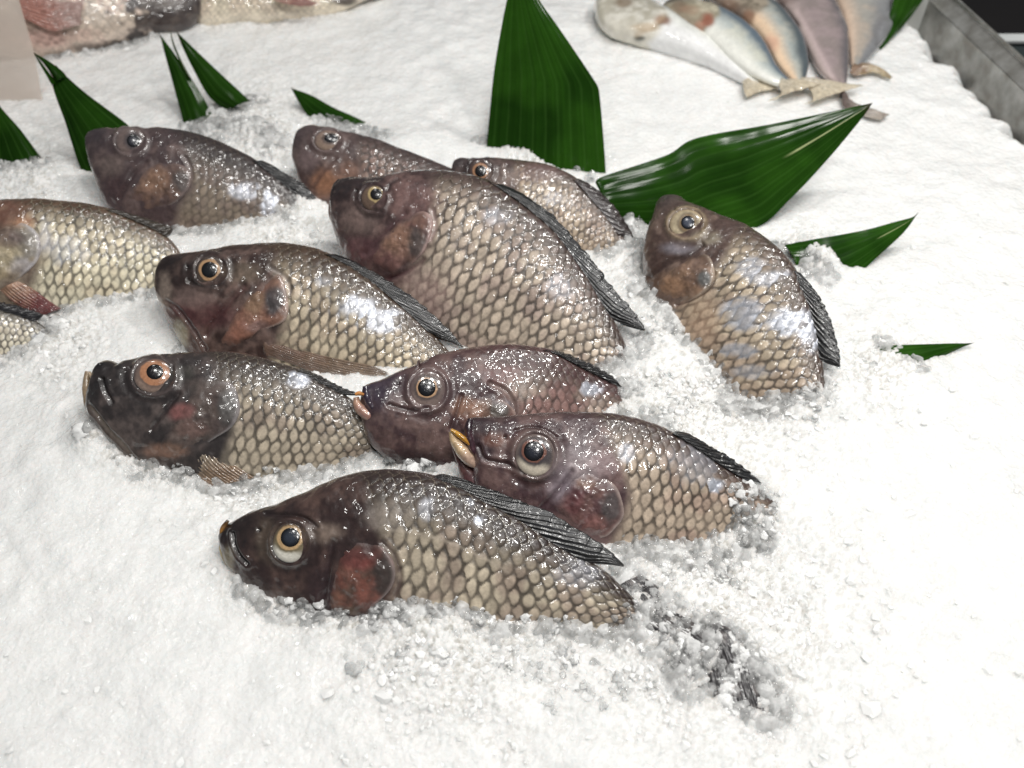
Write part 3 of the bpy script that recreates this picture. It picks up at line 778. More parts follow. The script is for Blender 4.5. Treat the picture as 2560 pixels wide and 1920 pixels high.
fish(key='F', seed=2, res=(400, 180),
     label='purple-brown tilapia with open yellow-lipped mouth behind the frontmost fish',
     plane=Plane(Z2((500, 1190), (1980, 1200)), -.012, 42),
     dorsal=Z2((378, 640), (376, 570), (392, 535), (450, 531), (560, 533), (640, 527), (750, 517), (900, 508), (1050, 505), (1180, 512), (1300, 537), (1400, 570), (1500, 612), (1560, 645),
               (1650, 702), (1750, 772), (1850, 832), (1940, 895), (2050, 980), (2180, 1080)),
     ventral=Z2((380, 642), (396, 690), (430, 760), (350, 850), (420, 980), (560, 1100), (750, 1220), (1000, 1310), (1200, 1360), (1450, 1380), (1700, 1350), (1900, 1300), (2150, 1240))[[0, 1, 4, 5, 6, 7, 8, 9, 10, 11, 12]],
     gill=Z2((1240, 1060))[0], ncol=34, nrow=16, relief=.13,
     colors=dict(flank=(190, 166, 144), back=(96, 72, 68), belly=(196, 172, 150), head=(98, 68, 74), head2=(132, 100, 96), net=(92, 76, 62), tint=(170, 136, 118), snout=(48, 32, 40), chin=(92, 66, 72), back_to=.10, net_amt=.7),
     patches=[(Z2((1750, 915))[0], (26, 20), .95), (Z2((1250, 735))[0], (22, 26), .55), (Z2((1620, 800))[0], (70, 60), .3)],
     blotch=[(Z2((980, 790))[0], (70, 60), (170, 156, 160), .6), (Z2((880, 900))[0], (36, 60), (150, 136, 148), .6), (Z2((530, 660))[0], (36, 22), (140, 84, 58), .5), (Z2((1120, 800))[0], (40, 30), (160, 130, 132), .5)],
     folds=[(Z2((950, 840), (880, 930), (820, 1000), (780, 1040)), 7, .0012, (66, 40, 50), .6), (Z2((430, 700), (470, 770), (600, 800), (680, 850)), 6, .0012, (50, 30, 36), .6),
            (Z2((640, 610), (720, 590), (800, 610), (860, 650)), 5, .0010, (60, 40, 40), .6)],
     cover=dict(line=Z2((960, 850), (1050, 830), (1130, 870), (1195, 920), (1228, 1000), (1238, 1080), (1200, 1140), (1130, 1200), (1000, 1200), (870, 1080), (830, 1020), (890, 930)),
                c1=(140, 98, 90), c2=(118, 78, 80), rim=(190, 170, 160),
                spots=[(Z2((1165, 1030))[0], (28, 48), (86, 84, 84), .95), (Z2((1030, 880))[0], (36, 26), (176, 136, 112), .8), (Z2((960, 1000))[0], (30, 40), (116, 58, 64), .7), (Z2((1060, 1130))[0], (40, 26), (166, 104, 96), .6)]),
     eye=dict(BASE_EYE, c=Z2((748, 748))[0], r=np.array([50., 53.]), pc=Z2((740, 725))[0], pr=25., iw=1.16, pupil=(36, 40, 52), iris=(150, 92, 72), ring=(78, 70, 74), sclera=(222, 208, 184), scl_top=.03, rim=(118, 100, 94), halo=(70, 44, 44)),
     fin=dict(inner=Z2((1500, 615), (1560, 648), (1650, 706), (1750, 776), (1850, 838), (1940, 892), (1990, 925)),
              outer=Z2((1500, 606), (1600, 630), (1700, 688), (1800, 745), (1900, 815), (1960, 865), (1996, 895)), rays=9),
     lips=[dict(name='upper_lip', line=Z2((392, 545), (380, 600), (388, 660), (405, 715), (440, 765)), r=[8, 12, 13, 11, 5], cols=((44, 30, 38), (70, 44, 52)), off=.006, grad=.5, deep=1.6),
           dict(name='lower_jaw', line=Z2((284, 615), (300, 660), (350, 730), (400, 790), (432, 815)), r=[7, 14, 18, 16, 6], cols=((206, 178, 140), (186, 158, 140)), off=.006, grad=.7, deep=1.4),
           dict(name='lip_edge', line=Z2((282, 606), (310, 625), (350, 655), (385, 690)), r=[4, 7, 7, 3], cols=((196, 146, 44), (180, 128, 44)), off=.010, grad=.5),
           dict(name='throat_skin', line=Z2((290, 690), (330, 770), (380, 850), (470, 960)), r=[4, 12, 30, 46], cols=((104, 72, 70), (92, 62, 66)), off=-.002, grad=.5, deep=1.0)])

fish(key='E', seed=3, res=(360, 160),
     label='reddish purple tilapia with bright gold-ringed eye nosing the fish to its left',
     plane=Plane(Z2((150, 860), (1300, 640)), -.012, 42),
     dorsal=cat(Z4((1362, 1040), (1366, 1015), (1400, 985), (1500, 950), (1600, 900), (1720, 840)), Z2((100, 235), (200, 195), (350, 157), (500, 138), (620, 134), (740, 149), (830, 167),
               (900, 202), (1000, 252), (1100, 302), (1180, 348), (1230, 400), (1330, 480))),
     ventral=cat(Z3((1745, 362), (1730, 395), (1735, 470), (1755, 560), (1800, 650), (1900, 740), (2020, 790)), Z2((250, 880), (500, 870), (800, 820), (1100, 740), (1400, 640))),
     gill=Z2((640, 500))[0], ncol=35, nrow=17, relief=.10,
     colors=dict(flank=(176, 152, 138), back=(110, 72, 72), belly=(184, 158, 140), head=(92, 64, 68), head2=(128, 98, 92), net=(96, 72, 64), tint=(140, 92, 88), tint_amt=.8, snout=(52, 44, 62), chin=(74, 50, 52), back_to=.18, net_amt=.55),
     patches=[(Z2((1060, 380))[0], (30, 22), .8), (Z2((560, 480))[0], (30, 24), .25)],
     blotch=[(Z2((360, 480))[0], (34, 30), (166, 116, 84), .6), (Z2((560, 300))[0], (60, 26), (132, 82, 80), .5), (Z2((60, 560))[0], (50, 30), (140, 108, 100), .4), (Z2((60, 800))[0], (80, 40), (40, 26, 26), .8)],
     folds=[(Z2((500, 350), (580, 390), (620, 450), (630, 520)), 6, .0014, (150, 126, 118), .5), (Z2((340, 420), (310, 520), (280, 600)), 5, .0010, (74, 46, 46), .6), (Z2((-60, 470), (60, 500), (160, 490)), 5, .0010, (40, 28, 30), .6)],
     cover=dict(line=Z2((380, 440), (470, 415), (560, 440), (615, 480), (640, 530), (600, 600), (450, 640), (330, 620), (310, 540)), c1=(150, 112, 92), c2=(140, 96, 86), rim=(176, 150, 140),
                spots=[(Z2((545, 500))[0], (30, 24), (104, 104, 98), .9), (Z2((410, 490))[0], (26, 26), (172, 124, 92), .7)]),
     eye=dict(BASE_EYE, c=Z2((154, 385))[0], r=np.array([45., 48.]), pc=Z2((148, 375))[0], pr=22., iw=1.16, pupil=(24, 28, 38), iris=(226, 172, 116), ring=(96, 82, 80), sclera=(138, 116, 108), scl_top=.6, rim=(104, 84, 84), halo=(72, 50, 54)),
     fin=dict(inner=Z2((780, 160), (830, 172), (900, 204), (1000, 254), (1100, 304), (1180, 348), (1220, 385)), outer=Z2((780, 150), (900, 178), (1000, 218), (1100, 268), (1180, 318), (1222, 368)), rays=10),
     lips=[dict(name='upper_lip', line=Z3((1765, 300), (1775, 370), (1800, 420), (1860, 470)), r=[8, 12, 12, 5], cols=((50, 42, 58), (60, 46, 56)), off=.007, grad=.5, deep=1.5),
           dict(name='lower_jaw', line=Z3((1708, 368), (1720, 420), (1770, 470), (1850, 510)), r=[7, 14, 14, 6], cols=((196, 156, 132), (150, 112, 104)), off=.006, grad=.5),
           dict(name='lip_edge', line=Z3((1702, 352), (1725, 345), (1755, 352)), r=[4, 6, 3], cols=((204, 136, 70), (190, 130, 70)), off=.010)])

fish(key='D', seed=4, res=(400, 170),
     label='blackish headed tilapia with orange eye and gaping mouth at lower left',
     plane=Plane(Z3((300, 790), (1750, 770)), -.012, 42),
     dorsal=Z3((168, 230), (160, 190), (166, 162), (200, 146), (240, 150), (285, 162), (330, 142), (420, 120), (560, 105), (700, 95), (850, 92), (1000, 102), (1150, 127), (1300, 172), (1400, 210),
               (1500, 272), (1600, 330), (1700, 395), (1800, 470), (1950, 590)),
     ventral=Z3((168, 235), (128, 290), (96, 370), (106, 470), (155, 550), (240, 640), (330, 740), (450, 840), (650, 930), (900, 985), (1200, 970), (1500, 890), (1750, 790), (1950, 700)),
     gill=Z3((1005, 470))[0], ncol=34, nrow=16, relief=.13,
     colors=dict(flank=(186, 168, 146), back=(86, 70, 62), belly=(206, 192, 170), head=(66, 58, 58), head2=(100, 86, 82), net=(66, 56, 48), tint=(150, 128, 112), snout=(20, 18, 21), chin=(92, 76, 62), back_to=.12, silver=.5),
     patches=[(Z3((1350, 265))[0], (34, 22), .85)],
     blotch=[(Z3((660, 460))[0], (34, 24), (150, 84, 80), .7), (Z3((560, 690))[0], (60, 22), (150, 106, 80), .6), (Z3((860, 330))[0], (70, 40), (116, 100, 92), .5), (Z3((650, 220))[0], (36, 24), (92, 94, 84), .4)],
     folds=[(Z3((640, 350), (570, 440), (480, 560)), 6, .0012, (44, 34, 36), .6), (Z3((110, 420), (220, 560), (300, 650), (380, 750)), 5, .0014, (130, 116, 100), .5), (Z3((560, 130), (600, 160), (610, 200)), 5, .0012, (20, 16, 18), .7), (Z3((180, 260), (200, 330), (240, 400)), 6, .0014, (24, 18, 20), .7)],
     cover=dict(line=Z3((700, 330), (800, 280), (900, 270), (965, 290), (1000, 360), (1008, 460), (960, 550), (860, 615), (720, 700), (580, 770), (500, 740), (520, 640), (600, 500)), c1=(112, 94, 86), c2=(98, 80, 76), rim=(160, 154, 156),
                spots=[(Z3((670, 450))[0], (36, 24), (150, 82, 80), .7), (Z3((940, 420))[0], (28, 50), (84, 88, 88), .7), (Z3((580, 690))[0], (50, 26), (148, 108, 82), .7), (Z3((720, 560))[0], (50, 26), (128, 94, 84), .7)]),
     eye=dict(BASE_EYE, c=Z3((492, 240))[0], r=np.array([51., 44.]), pc=Z3((502, 218))[0], pr=np.array([21., 19.]), iw=1.75, pupil=(24, 18, 22), iris=(206, 136, 84), ring=(128, 104, 92), sclera=(150, 124, 108), scl_top=.3, rim=(88, 74, 72), halo=(36, 28, 30)),
     fin=dict(inner=Z3((1360, 196), (1500, 275), (1600, 330), (1690, 375)), outer=Z3((1360, 184), (1500, 243), (1600, 298), (1700, 338), (1750, 354)), rays=9),
     pectorals=[dict(a=Z3((700, 730), (720, 800), (780, 860), (850, 905)), b=Z3((880, 640), (930, 720), (1010, 790), (1095, 850)), off=.016, cols=((176, 156, 128), (150, 112, 72), (106, 84, 66)), rays=12)],
     lips=[dict(name='upper_lip', line=Z3((175, 165), (160, 215), (172, 270), (210, 330)), r=[7, 9, 9, 4], cols=((24, 22, 26), (40, 34, 36)), off=.004),
           dict(name='lower_jaw', line=Z3((98, 212), (92, 280), (100, 380), (122, 480), (172, 560), (240, 640)), r=[7, 12, 12, 10, 9, 5], cols=((150, 130, 106), (74, 60, 54)), off=.000, grad=.7),
           dict(name='lip_edge', line=Z3((104, 222), (135, 262), (158, 300), (175, 340)), r=[4, 7, 7, 3], cols=((168, 148, 124), (130, 112, 96)), off=.005),
           dict(name='gill_membrane', line=Z3((105, 430), (125, 510), (180, 600), (270, 660)), r=[3, 11, 14, 4], cols=((84, 62, 48), (110, 90, 68)), off=-.006)])

fish(key='C', seed=5, res=(420, 180),
     label='brown tilapia with orange gill and long brown pectoral fin lying over its flank',
     plane=Plane(Z4((250, 830), (2000, 930)), -.012, 42),
     dorsal=Z4((110, 330), (125, 262), (152, 216), (200, 195), (300, 180), (420, 160), (550, 140), (700, 121), (850, 114), (980, 124), (1100, 156), (1200, 197), (1300, 254),
               (1400, 322), (1500, 397), (1600, 482), (1700, 572), (1800, 672), (1880, 762), (1980, 880), (2080, 1000)),
     ventral=Z4((110, 335), (108, 400), (125, 480), (170, 570), (235, 690), (300, 790), (420, 900), (600, 1000), (900, 1080), (1200, 1120), (1500, 1110), (1800, 1080), (2020, 1090)),
     gill=Z4((912, 530))[0], ncol=38, nrow=16, relief=.13,
     colors=dict(flank=(200, 180, 152), back=(98, 72, 54), belly=(210, 196, 166), head=(72, 50, 46), head2=(126, 98, 88), net=(82, 64, 46), tint=(170, 146, 120), snout=(28, 20, 20), chin=(118, 84, 70), back_to=.12, silver=.45),
     patches=[(Z4((1320, 510))[0], (60, 34), .75), (Z4((1480, 590))[0], (60, 36), .8), (Z4((1130, 350))[0], (24, 18), .4)],
     blotch=[(Z4((380, 560))[0], (100, 40), (86, 42, 44), .75), (Z4((330, 450))[0], (60, 30), (138, 112, 104), .5), (Z4((150, 420))[0], (20, 50), (160, 140, 124), .6), (Z4((240, 690))[0], (24, 50), (170, 160, 126), .7), (Z4((620, 300))[0], (60, 30), (140, 122, 100), .4)],
     folds=[(Z4((640, 390), (560, 470), (470, 590), (410, 680)), 8, .0014, (70, 34, 36), .6), (Z4((300, 350), (400, 385), (480, 380)), 5, .0010, (40, 28, 26), .6), (Z4((800, 270), (890, 330), (920, 420)), 6, .0012, (176, 164, 160), .5), (Z4((160, 470), (230, 520), (330, 650), (400, 770)), 5, .0012, (70, 40, 38), .6)],
     cover=dict(line=Z4((690, 385), (780, 340), (855, 310), (895, 390), (912, 520), (885, 600), (770, 650), (700, 700), (570, 775), (470, 750), (510, 660), (580, 520)), c1=(170, 118, 92), c2=(148, 92, 70), rim=(196, 176, 166),
                spots=[(Z4((830, 470))[0], (30, 44), (66, 74, 80), .95), (Z4((700, 470))[0], (30, 40), (160, 128, 92), .7), (Z4((590, 680))[0], (50, 34), (176, 108, 80), .7), (Z4((740, 640))[0], (40, 18), (190, 150, 144), .6)]),
     eye=dict(BASE_EYE, c=Z4((435, 285))[0], r=np.array([39., 38.]), pc=Z4((430, 284))[0], pr=20., iw=1.34, pupil=(24, 28, 34), iris=(206, 156, 100), ring=(84, 70, 60), sclera=(100, 84, 72), scl_top=.8, rim=(58, 48, 48), halo=(36, 26, 26)),
     fin=dict(inner=Z4((1150, 180), (1200, 200), (1300, 256), (1400, 325), (1500, 400), (1600, 485), (1700, 575), (1800, 675), (1890, 770)), outer=Z4((1150, 166), (1200, 183), (1300, 222), (1400, 275), (1500, 332), (1600, 397), (1700, 470), (1800, 556), (1900, 655), (1992, 760)), rays=14),
     pectorals=[dict(a=Z4((770, 680), (900, 735), (1050, 790), (1250, 835), (1420, 870), (1520, 910)), b=Z4((760, 800), (900, 850), (1050, 905), (1200, 950), (1350, 985), (1490, 970)), off=.021, cols=((132, 98, 78), (142, 112, 84), (78, 58, 44)), rays=9)],
     lips=[dict(name='upper_lip', line=Z4((150, 222), (135, 270), (150, 320), (185, 370)), r=[6, 9, 9, 4], cols=((34, 26, 26), (60, 44, 40)), off=.004),
           dict(name='lower_jaw', line=Z4((118, 290), (112, 350), (130, 410), (180, 470)), r=[5, 9, 10, 5], cols=((166, 150, 134), (128, 104, 94)), off=.003)])

fish(key='B', seed=6, res=(480, 200),
     label='largest tilapia, in the middle, with purple head and dark gill spot',
     plane=Plane(Z5((170, 1000), (1800, 1450)), -.012, 42),
     dorsal=Z5((92, 260), (98, 215), (112, 185), (140, 166), (200, 156), (300, 158), (400, 150), (480, 132), (600, 119), (750, 116), (900, 131), (1000, 161), (1080, 195),
               (1150, 242), (1250, 312), (1350, 392), (1430, 462), (1500, 542), (1570, 642), (1640, 742), (1710, 862), (1780, 982), (1830, 1082), (1875, 1190), (1910, 1300), (1950, 1420)),
     ventral=Z5((92, 265), (78, 340), (86, 430), (110, 520), (145, 620), (210, 740), (300, 860), (450, 1030), (650, 1190), (900, 1330), (1200, 1440), (1500, 1520), (1800, 1580)),
     gill=Z5((665, 560))[0], ncol=39, nrow=17, relief=.13,
     colors=dict(flank=(198, 176, 156), back=(100, 76, 70), belly=(192, 164, 148), head=(88, 62, 62), head2=(124, 94, 88), net=(86, 68, 56), tint=(166, 138, 128), snout=(30, 24, 28), chin=(110, 76, 76), back_to=.08, belly_fade=.2),
     patches=[(Z5((1090, 390))[0], (40, 26), .4), (Z5((1480, 830))[0], (40, 40), .35)],
     blotch=[(Z5((560, 290))[0], (80, 50), (134, 96, 92), .5), (Z5((240, 420))[0], (60, 50), (126, 104, 96), .6), (Z5((250, 600))[0], (60, 40), (104, 60, 66), .6), (Z5((620, 880))[0], (80, 80), (170, 136, 126), .6)],
     folds=[(Z5((520, 370), (450, 440), (360, 530), (280, 620)), 8, .0014, (84, 52, 56), .6), (Z5((250, 320), (300, 355), (370, 360)), 5, .0010, (50, 36, 38), .6), (Z5((690, 360), (710, 450), (680, 540)), 6, .0012, (190, 160, 156), .5), (Z5((420, 780), (540, 730), (640, 660)), 6, .0012, (84, 44, 50), .6), (Z5((480, 170), (430, 200), (410, 240)), 5, .0010, (40, 28, 32), .6)],
     cover=dict(line=Z5((560, 375), (640, 365), (685, 400), (692, 460), (665, 560), (620, 640), (530, 715), (430, 770), (320, 720), (285, 650), (350, 550), (460, 440)), c1=(160, 116, 96), c2=(132, 88, 80), rim=(190, 158, 152),
                spots=[(Z5((598, 555))[0], (28, 44), (84, 80, 78), .95), (Z5((460, 520))[0], (44, 40), (172, 126, 94), .7), (Z5((400, 690))[0], (50, 26), (136, 84, 84), .7), (Z5((520, 400))[0], (36, 14), (150, 130, 116), .5)]),
     eye=dict(BASE_EYE, c=Z5((328, 282))[0], r=np.array([32., 33.]), pc=Z5((348, 262))[0], pr=14.5, iw=1.42, pupil=(28, 28, 32), iris=(206, 176, 106), ring=(120, 96, 76), sclera=(112, 88, 72), scl_top=.7, rim=(64, 48, 48), halo=(48, 34, 36)),
     fin=dict(inner=Z5((1050, 182), (1150, 245), (1250, 315), (1350, 395), (1430, 465), (1500, 545), (1570, 645), (1640, 745), (1710, 865), (1780, 985), (1830, 1085), (1875, 1195)),
              outer=Z5((1050, 172), (1200, 233), (1300, 293), (1400, 363), (1480, 438), (1560, 528), (1640, 628), (1720, 728), (1800, 838), (1880, 928), (1950, 1010), (2005, 1090)), rays=15, ragged=7.0),
     lips=[dict(name='upper_lip', line=Z5((128, 172), (104, 215), (108, 270), (130, 320)), r=[6, 10, 10, 4], cols=((34, 28, 32), (70, 56, 58)), off=.004),
           dict(name='lower_jaw', line=Z5((92, 250), (78, 320), (84, 400), (120, 470)), r=[5, 9, 10, 5], cols=((150, 128, 122), (118, 94, 88)), off=.002)])

fish(key='H', seed=7, res=(380, 180),
     label='tilapia head up at the right against the leaves, with bluish silver patch on its side',
     plane=Plane(Z6((230, 900), (850, 1420)), -.010, 38),
     dorsal=Z6((228, 175), (240, 145), (270, 121), (330, 117), (400, 151), (500, 191), (600, 236), (700, 271), (800, 330), (880, 386), (960, 452), (1020, 535), (1060, 640), (1110, 742), (1140, 842), (1160, 942), (1175, 1052), (1192, 1160), (1200, 1280), (1190, 1400)),
     ventral=Z6((228, 180), (205, 240), (172, 320), (150, 400), (142, 490), (140, 580), (150, 680), (190, 800), (260, 930), (350, 1060), (460, 1180), (600, 1310), (760, 1430), (930, 1520)),
     gill=Z6((545, 590))[0], ncol=33, nrow=15, relief=.15,
     colors=dict(flank=(190, 168, 142), back=(104, 80, 70), belly=(190, 160, 130), head=(104, 78, 70), head2=(136, 110, 96), net=(98, 80, 64), tint=(164, 136, 114), snout=(66, 56, 54), chin=(104, 80, 66), back_to=.08, net_amt=.75, silver=.5),
     patches=[(Z6((960, 840))[0], (70, 40), .9), (Z6((720, 800))[0], (60, 44), .75), (Z6((1110, 930))[0], (34, 44), .8), (Z6((860, 590))[0], (60, 24), .6), (Z6((690, 1020))[0], (50, 20), .6), (Z6((780, 1140))[0], (60, 20), .45), (Z6((740, 520))[0], (50, 24), .5)],
     blotch=[(Z6((300, 620))[0], (70, 30), (160, 122, 88), .6), (Z6((200, 560))[0], (30, 50), (72, 50, 46), .6), (Z6((340, 420))[0], (50, 20), (148, 144, 156), .6), (Z6((500, 360))[0], (40, 20), (160, 150, 126), .6), (Z6((480, 840))[0], (50, 70), (188, 150, 116), .5)],
     folds=[(Z6((170, 590), (280, 510), (400, 460), (480, 400)), 6, .0014, (66, 48, 44), .7), (Z6((330, 750), (420, 715), (500, 660), (550, 570)), 5, .0014, (90, 62, 54), .7), (Z6((480, 200), (500, 250), (490, 310)), 4, .0010, (60, 46, 44), .5)],
     cover=dict(line=Z6((440, 440), (520, 470), (552, 560), (530, 640), (460, 700), (340, 745), (240, 720), (180, 640), (250, 560), (350, 490)), c1=(158, 120, 88), c2=(136, 104, 84), rim=(176, 160, 140), axis=(1, .3),
                spots=[(Z6((497, 600))[0], (18, 24), (96, 108, 110), .9), (Z6((300, 640))[0], (50, 24), (170, 124, 82), .7), (Z6((430, 520))[0], (30, 24), (140, 112, 96), .6)]),
     eye=dict(BASE_EYE, c=Z6((388, 278))[0], r=np.array([43., 36.]), pc=Z6((397, 276))[0], pr=17., iw=1.3, pupil=(66, 74, 92), iris=(164, 136, 96), ring=(150, 132, 104), sclera=(222, 202, 158), scl_top=.55, rim=(170, 146, 108), halo=(92, 70, 60)),
     fin=dict(inner=Z6((1015, 545), (1060, 645), (1110, 745), (1140, 845), (1160, 945), (1175, 1055), (1192, 1165)), outer=Z6((1030, 538), (1080, 598), (1132, 660), (1182, 740), (1222, 830), (1252, 930), (1276, 1030), (1284, 1110)), rays=12))

fish(key='A', seed=8, res=(340, 150),
     label='greyish purple tilapia with cloudy eye at the back left before a leaf',
     plane=Plane(Y2((300, 940), (1500, 940)), -.012, 42),
     dorsal=Y2((66, 250), (68, 185), (90, 146), (150, 126), (280, 122), (400, 119), (550, 121), (700, 131), (850, 151), (980, 186), (1100, 231), (1200, 276), (1300, 326), (1400, 386), (1500, 462), (1600, 545), (1700, 630), (1800, 730), (1880, 830), (1960, 950)),
     ventral=Y2((66, 255), (66, 320), (90, 420), (130, 540), (180, 690), (250, 800), (380, 900), (600, 980), (900, 1030), (1200, 1030), (1500, 1010), (1750, 1010), (1900, 1030)),
     gill=Y2((885, 520))[0], ncol=34, nrow=16, relief=.11, scale_mask=.85,
     colors=dict(flank=(136, 118, 102), back=(76, 62, 62), belly=(142, 120, 108), head=(92, 72, 74), head2=(116, 94, 90), net=(78, 66, 58), tint=(112, 92, 86), snout=(56, 48, 54), chin=(104, 80, 80), back_to=.18, net_amt=.5),
     patches=[(Y2((1300, 620))[0], (40, 26), .7), (Y2((1490, 720))[0], (26, 36), .9)],
     blotch=[(Y2((270, 620))[0], (40, 40), (74, 50, 54), .6), (Y2((250, 420))[0], (40, 30), (124, 106, 98), .5)],
     folds=[(Y2((520, 400), (430, 480), (360, 600), (320, 680)), 6, .0012, (70, 50, 52), .6), (Y2((830, 360), (870, 440), (880, 520)), 5, .0012, (140, 124, 124), .5)],
     cover=dict(line=Y2((520, 420), (620, 380), (740, 400), (840, 440), (885, 510), (850, 620), (760, 710), (620, 780), (500, 830), (400, 780), (340, 680), (420, 540)), c1=(140, 104, 82), c2=(112, 86, 78), rim=(140, 122, 118),
                spots=[(Y2((810, 540))[0], (26, 34), (92, 86, 84), .9), (Y2((580, 520))[0], (44, 40), (158, 116, 84), .7), (Y2((420, 720))[0], (40, 26), (92, 66, 66), .6)]),
     eye=dict(BASE_EYE, c=Y2((398, 226))[0], r=np.array([37., 34.]), pc=Y2((425, 232))[0], pr=16., iw=1.3, pupil=(54, 56, 66), iris=(96, 86, 88), ring=(108, 92, 90), sclera=(128, 108, 102), scl_top=.5, rim=(112, 96, 94), halo=(74, 58, 60)),
     fin=dict(inner=Y2((1380, 380), (1500, 466), (1600, 548), (1700, 634), (1800, 735), (1880, 840), (1950, 940), (2030, 1080)), outer=Y2((1380, 360), (1500, 410), (1600, 470), (1700, 530), (1790, 590), (1900, 740), (1975, 850), (2075, 1060)), rays=12, ragged=4.0))

fish(key='I', seed=9, res=(240, 120), label='small tilapia with sunken eye peeking out behind the largest fish',
     plane=Plane(Z7((1650, 1180), (2200, 1230)), -.010, 42),
     dorsal=cat(Z7((1636, 800), (1642, 750), (1662, 712), (1720, 692), (1800, 700), (1900, 722), (2000, 747), (2100, 775), (2180, 805)), PX((1040, 395), (1100, 455), (1150, 540))),
     ventral=cat(Z7((1636, 805), (1618, 860), (1640, 950), (1690, 1060), (1760, 1150), (1900, 1250), (2100, 1330)), PX((1050, 620), (1130, 640))),
     gill=Z7((1985, 1000))[0], ncol=33, nrow=15, relief=.10,
     colors=dict(flank=(140, 112, 100), back=(104, 84, 82), belly=(160, 120, 96), head=(104, 82, 80), head2=(126, 104, 98), net=(86, 68, 62), tint=(122, 88, 80), snout=(74, 60, 62), chin=(126, 96, 92), back_to=.1),
     blotch=[(Z7((1800, 1010))[0], (40, 40), (160, 104, 62), .8), (Z7((1700, 880))[0], (30, 30), (120, 98, 98), .6), (Z7((1930, 960))[0], (30, 40), (140, 92, 62), .5)],
     folds=[(Z7((1850, 880), (1780, 960), (1730, 1040)), 6, .0010, (84, 58, 54), .6)],
     eye=dict(BASE_EYE, c=Z7((1815, 776))[0], r=np.array([35., 27.]), pc=Z7((1832, 768))[0], pr=np.array([17., 11.]), iw=1.4, pupil=(44, 44, 52), iris=(112, 92, 84), ring=(150, 124, 108), sclera=(158, 132, 112), scl_top=.3, rim=(106, 84, 82), halo=(86, 66, 64)))

fish(key='J', seed=10, res=(320, 150), label='tilapia with orange eye half hidden behind the largest fish, by the tall leaf',
     plane=Plane(Z5((900, 600), (1850, 700)), -.010, 42),
     dorsal=Z5((812, 110), (816, 75), (835, 50), (880, 37), (960, 40), (1050, 38), (1150, 45), (1280, 61), (1400, 82), (1500, 118), (1580, 165), (1640, 240), (1740, 350), (1830, 470), (1890, 560), (1940, 660)),
     ventral=Z5((812, 115), (830, 180), (880, 280), (960, 400), (1080, 520), (1250, 640), (1450, 720), (1650, 760), (1850, 770)),
     gill=Z5((1230, 230))[0], ncol=35, nrow=16, relief=.12,
     colors=dict(flank=(172, 148, 124), back=(112, 88, 80), belly=(190, 166, 136), head=(96, 74, 72), head2=(130, 106, 98), net=(98, 80, 64), tint=(146, 116, 100), snout=(56, 48, 50), back_to=.08, net_amt=.65),
     patches=[(Z5((1440, 290))[0], (30, 20), .3)],
     blotch=[(Z5((1120, 150))[0], (50, 26), (140, 120, 108), .5), (Z5((1350, 130))[0], (60, 30), (124, 92, 90), .5)],
     eye=dict(BASE_EYE, c=Z5((985, 112))[0], r=np.array([31., 31.]), pc=Z5((988, 120))[0], pr=14.5, iw=1.4, pupil=(24, 22, 26), iris=(200, 140, 92), ring=(84, 66, 62), sclera=(84, 66, 62), scl_top=.9, rim=(60, 48, 50), halo=(70, 54, 54)),
     fin=dict(inner=Z5((1560, 170), (1640, 255), (1740, 370), (1830, 490), (1885, 570)), outer=Z5((1560, 150), (1660, 200), (1760, 282), (1850, 390), (1930, 520)), rays=9, cols=((44, 36, 36), (96, 84, 80)), ragged=4.0))

fish(key='K', seed=11, res=(420, 170), label='pale cream tilapia with large bold scales and red fin at the left edge',
     plane=Plane(Y1((0, 1120), (1250, 960)), -.012, 42),
     dorsal=Y1((-620, 520), (-600, 420), (-500, 330), (-350, 240), (-180, 180), (0, 157), (150, 151), (300, 151), (500, 166), (650, 181), (800, 213), (900, 240), (1000, 282), (1150, 345), (1280, 410), (1380, 500), (1440, 600), (1500, 720)),
     ventral=Y1((-620, 530), (-600, 640), (-500, 790), (-350, 920), (-150, 1020), (100, 1090), (350, 1130), (600, 1130), (900, 1100), (1200, 1040), (1400, 980)),
     gill=Y1((325, 520))[0], ncol=33, nrow=15, relief=.12,
     colors=dict(flank=(222, 208, 178), back=(122, 90, 66), belly=(224, 214, 190), head=(128, 104, 88), head2=(170, 150, 124), net=(84, 74, 52), tint=(206, 186, 150), chin=(190, 168, 140), back_to=.10, silver=.3, net_amt=.95),
     patches=[(Y1((520, 560))[0], (60, 40), .4)],
     blotch=[(Y1((40, 260))[0], (70, 40), (118, 70, 50), .7), (Y1((200, 340))[0], (30, 20), (190, 130, 84), .6), (Y1((360, 460))[0], (20, 50), (206, 202, 204), .6)],
     cover=dict(line=Y1((60, 330), (180, 340), (270, 390), (318, 470), (322, 570), (280, 660), (150, 780), (0, 890), (-150, 860), (-250, 700), (-180, 480)), c1=(190, 168, 128), c2=(160, 150, 140), rim=(206, 200, 204), axis=(1, 0),
                spots=[(Y1((240, 500))[0], (40, 50), (130, 126, 116), .8), (Y1((40, 600))[0], (50, 40), (206, 190, 150), .7), (Y1((60, 470))[0], (50, 26), (96, 66, 72), .6), (Y1((180, 690))[0], (40, 24), (180, 178, 190), .6)]),
     pectorals=[dict(a=Y1((0, 870), (100, 960), (230, 1030), (350, 1065)), b=Y1((160, 790), (250, 850), (380, 950), (480, 1015)), off=.018, cols=((190, 140, 104), (134, 52, 54), (112, 44, 46)), rays=8)],
     fin=dict(inner=Y1((860, 232), (1000, 285), (1150, 348), (1280, 412), (1380, 500)), outer=Y1((860, 216), (1000, 256), (1150, 300), (1290, 352), (1370, 385)), rays=8, cols=((52, 46, 40), (110, 100, 88)), ragged=3.0))

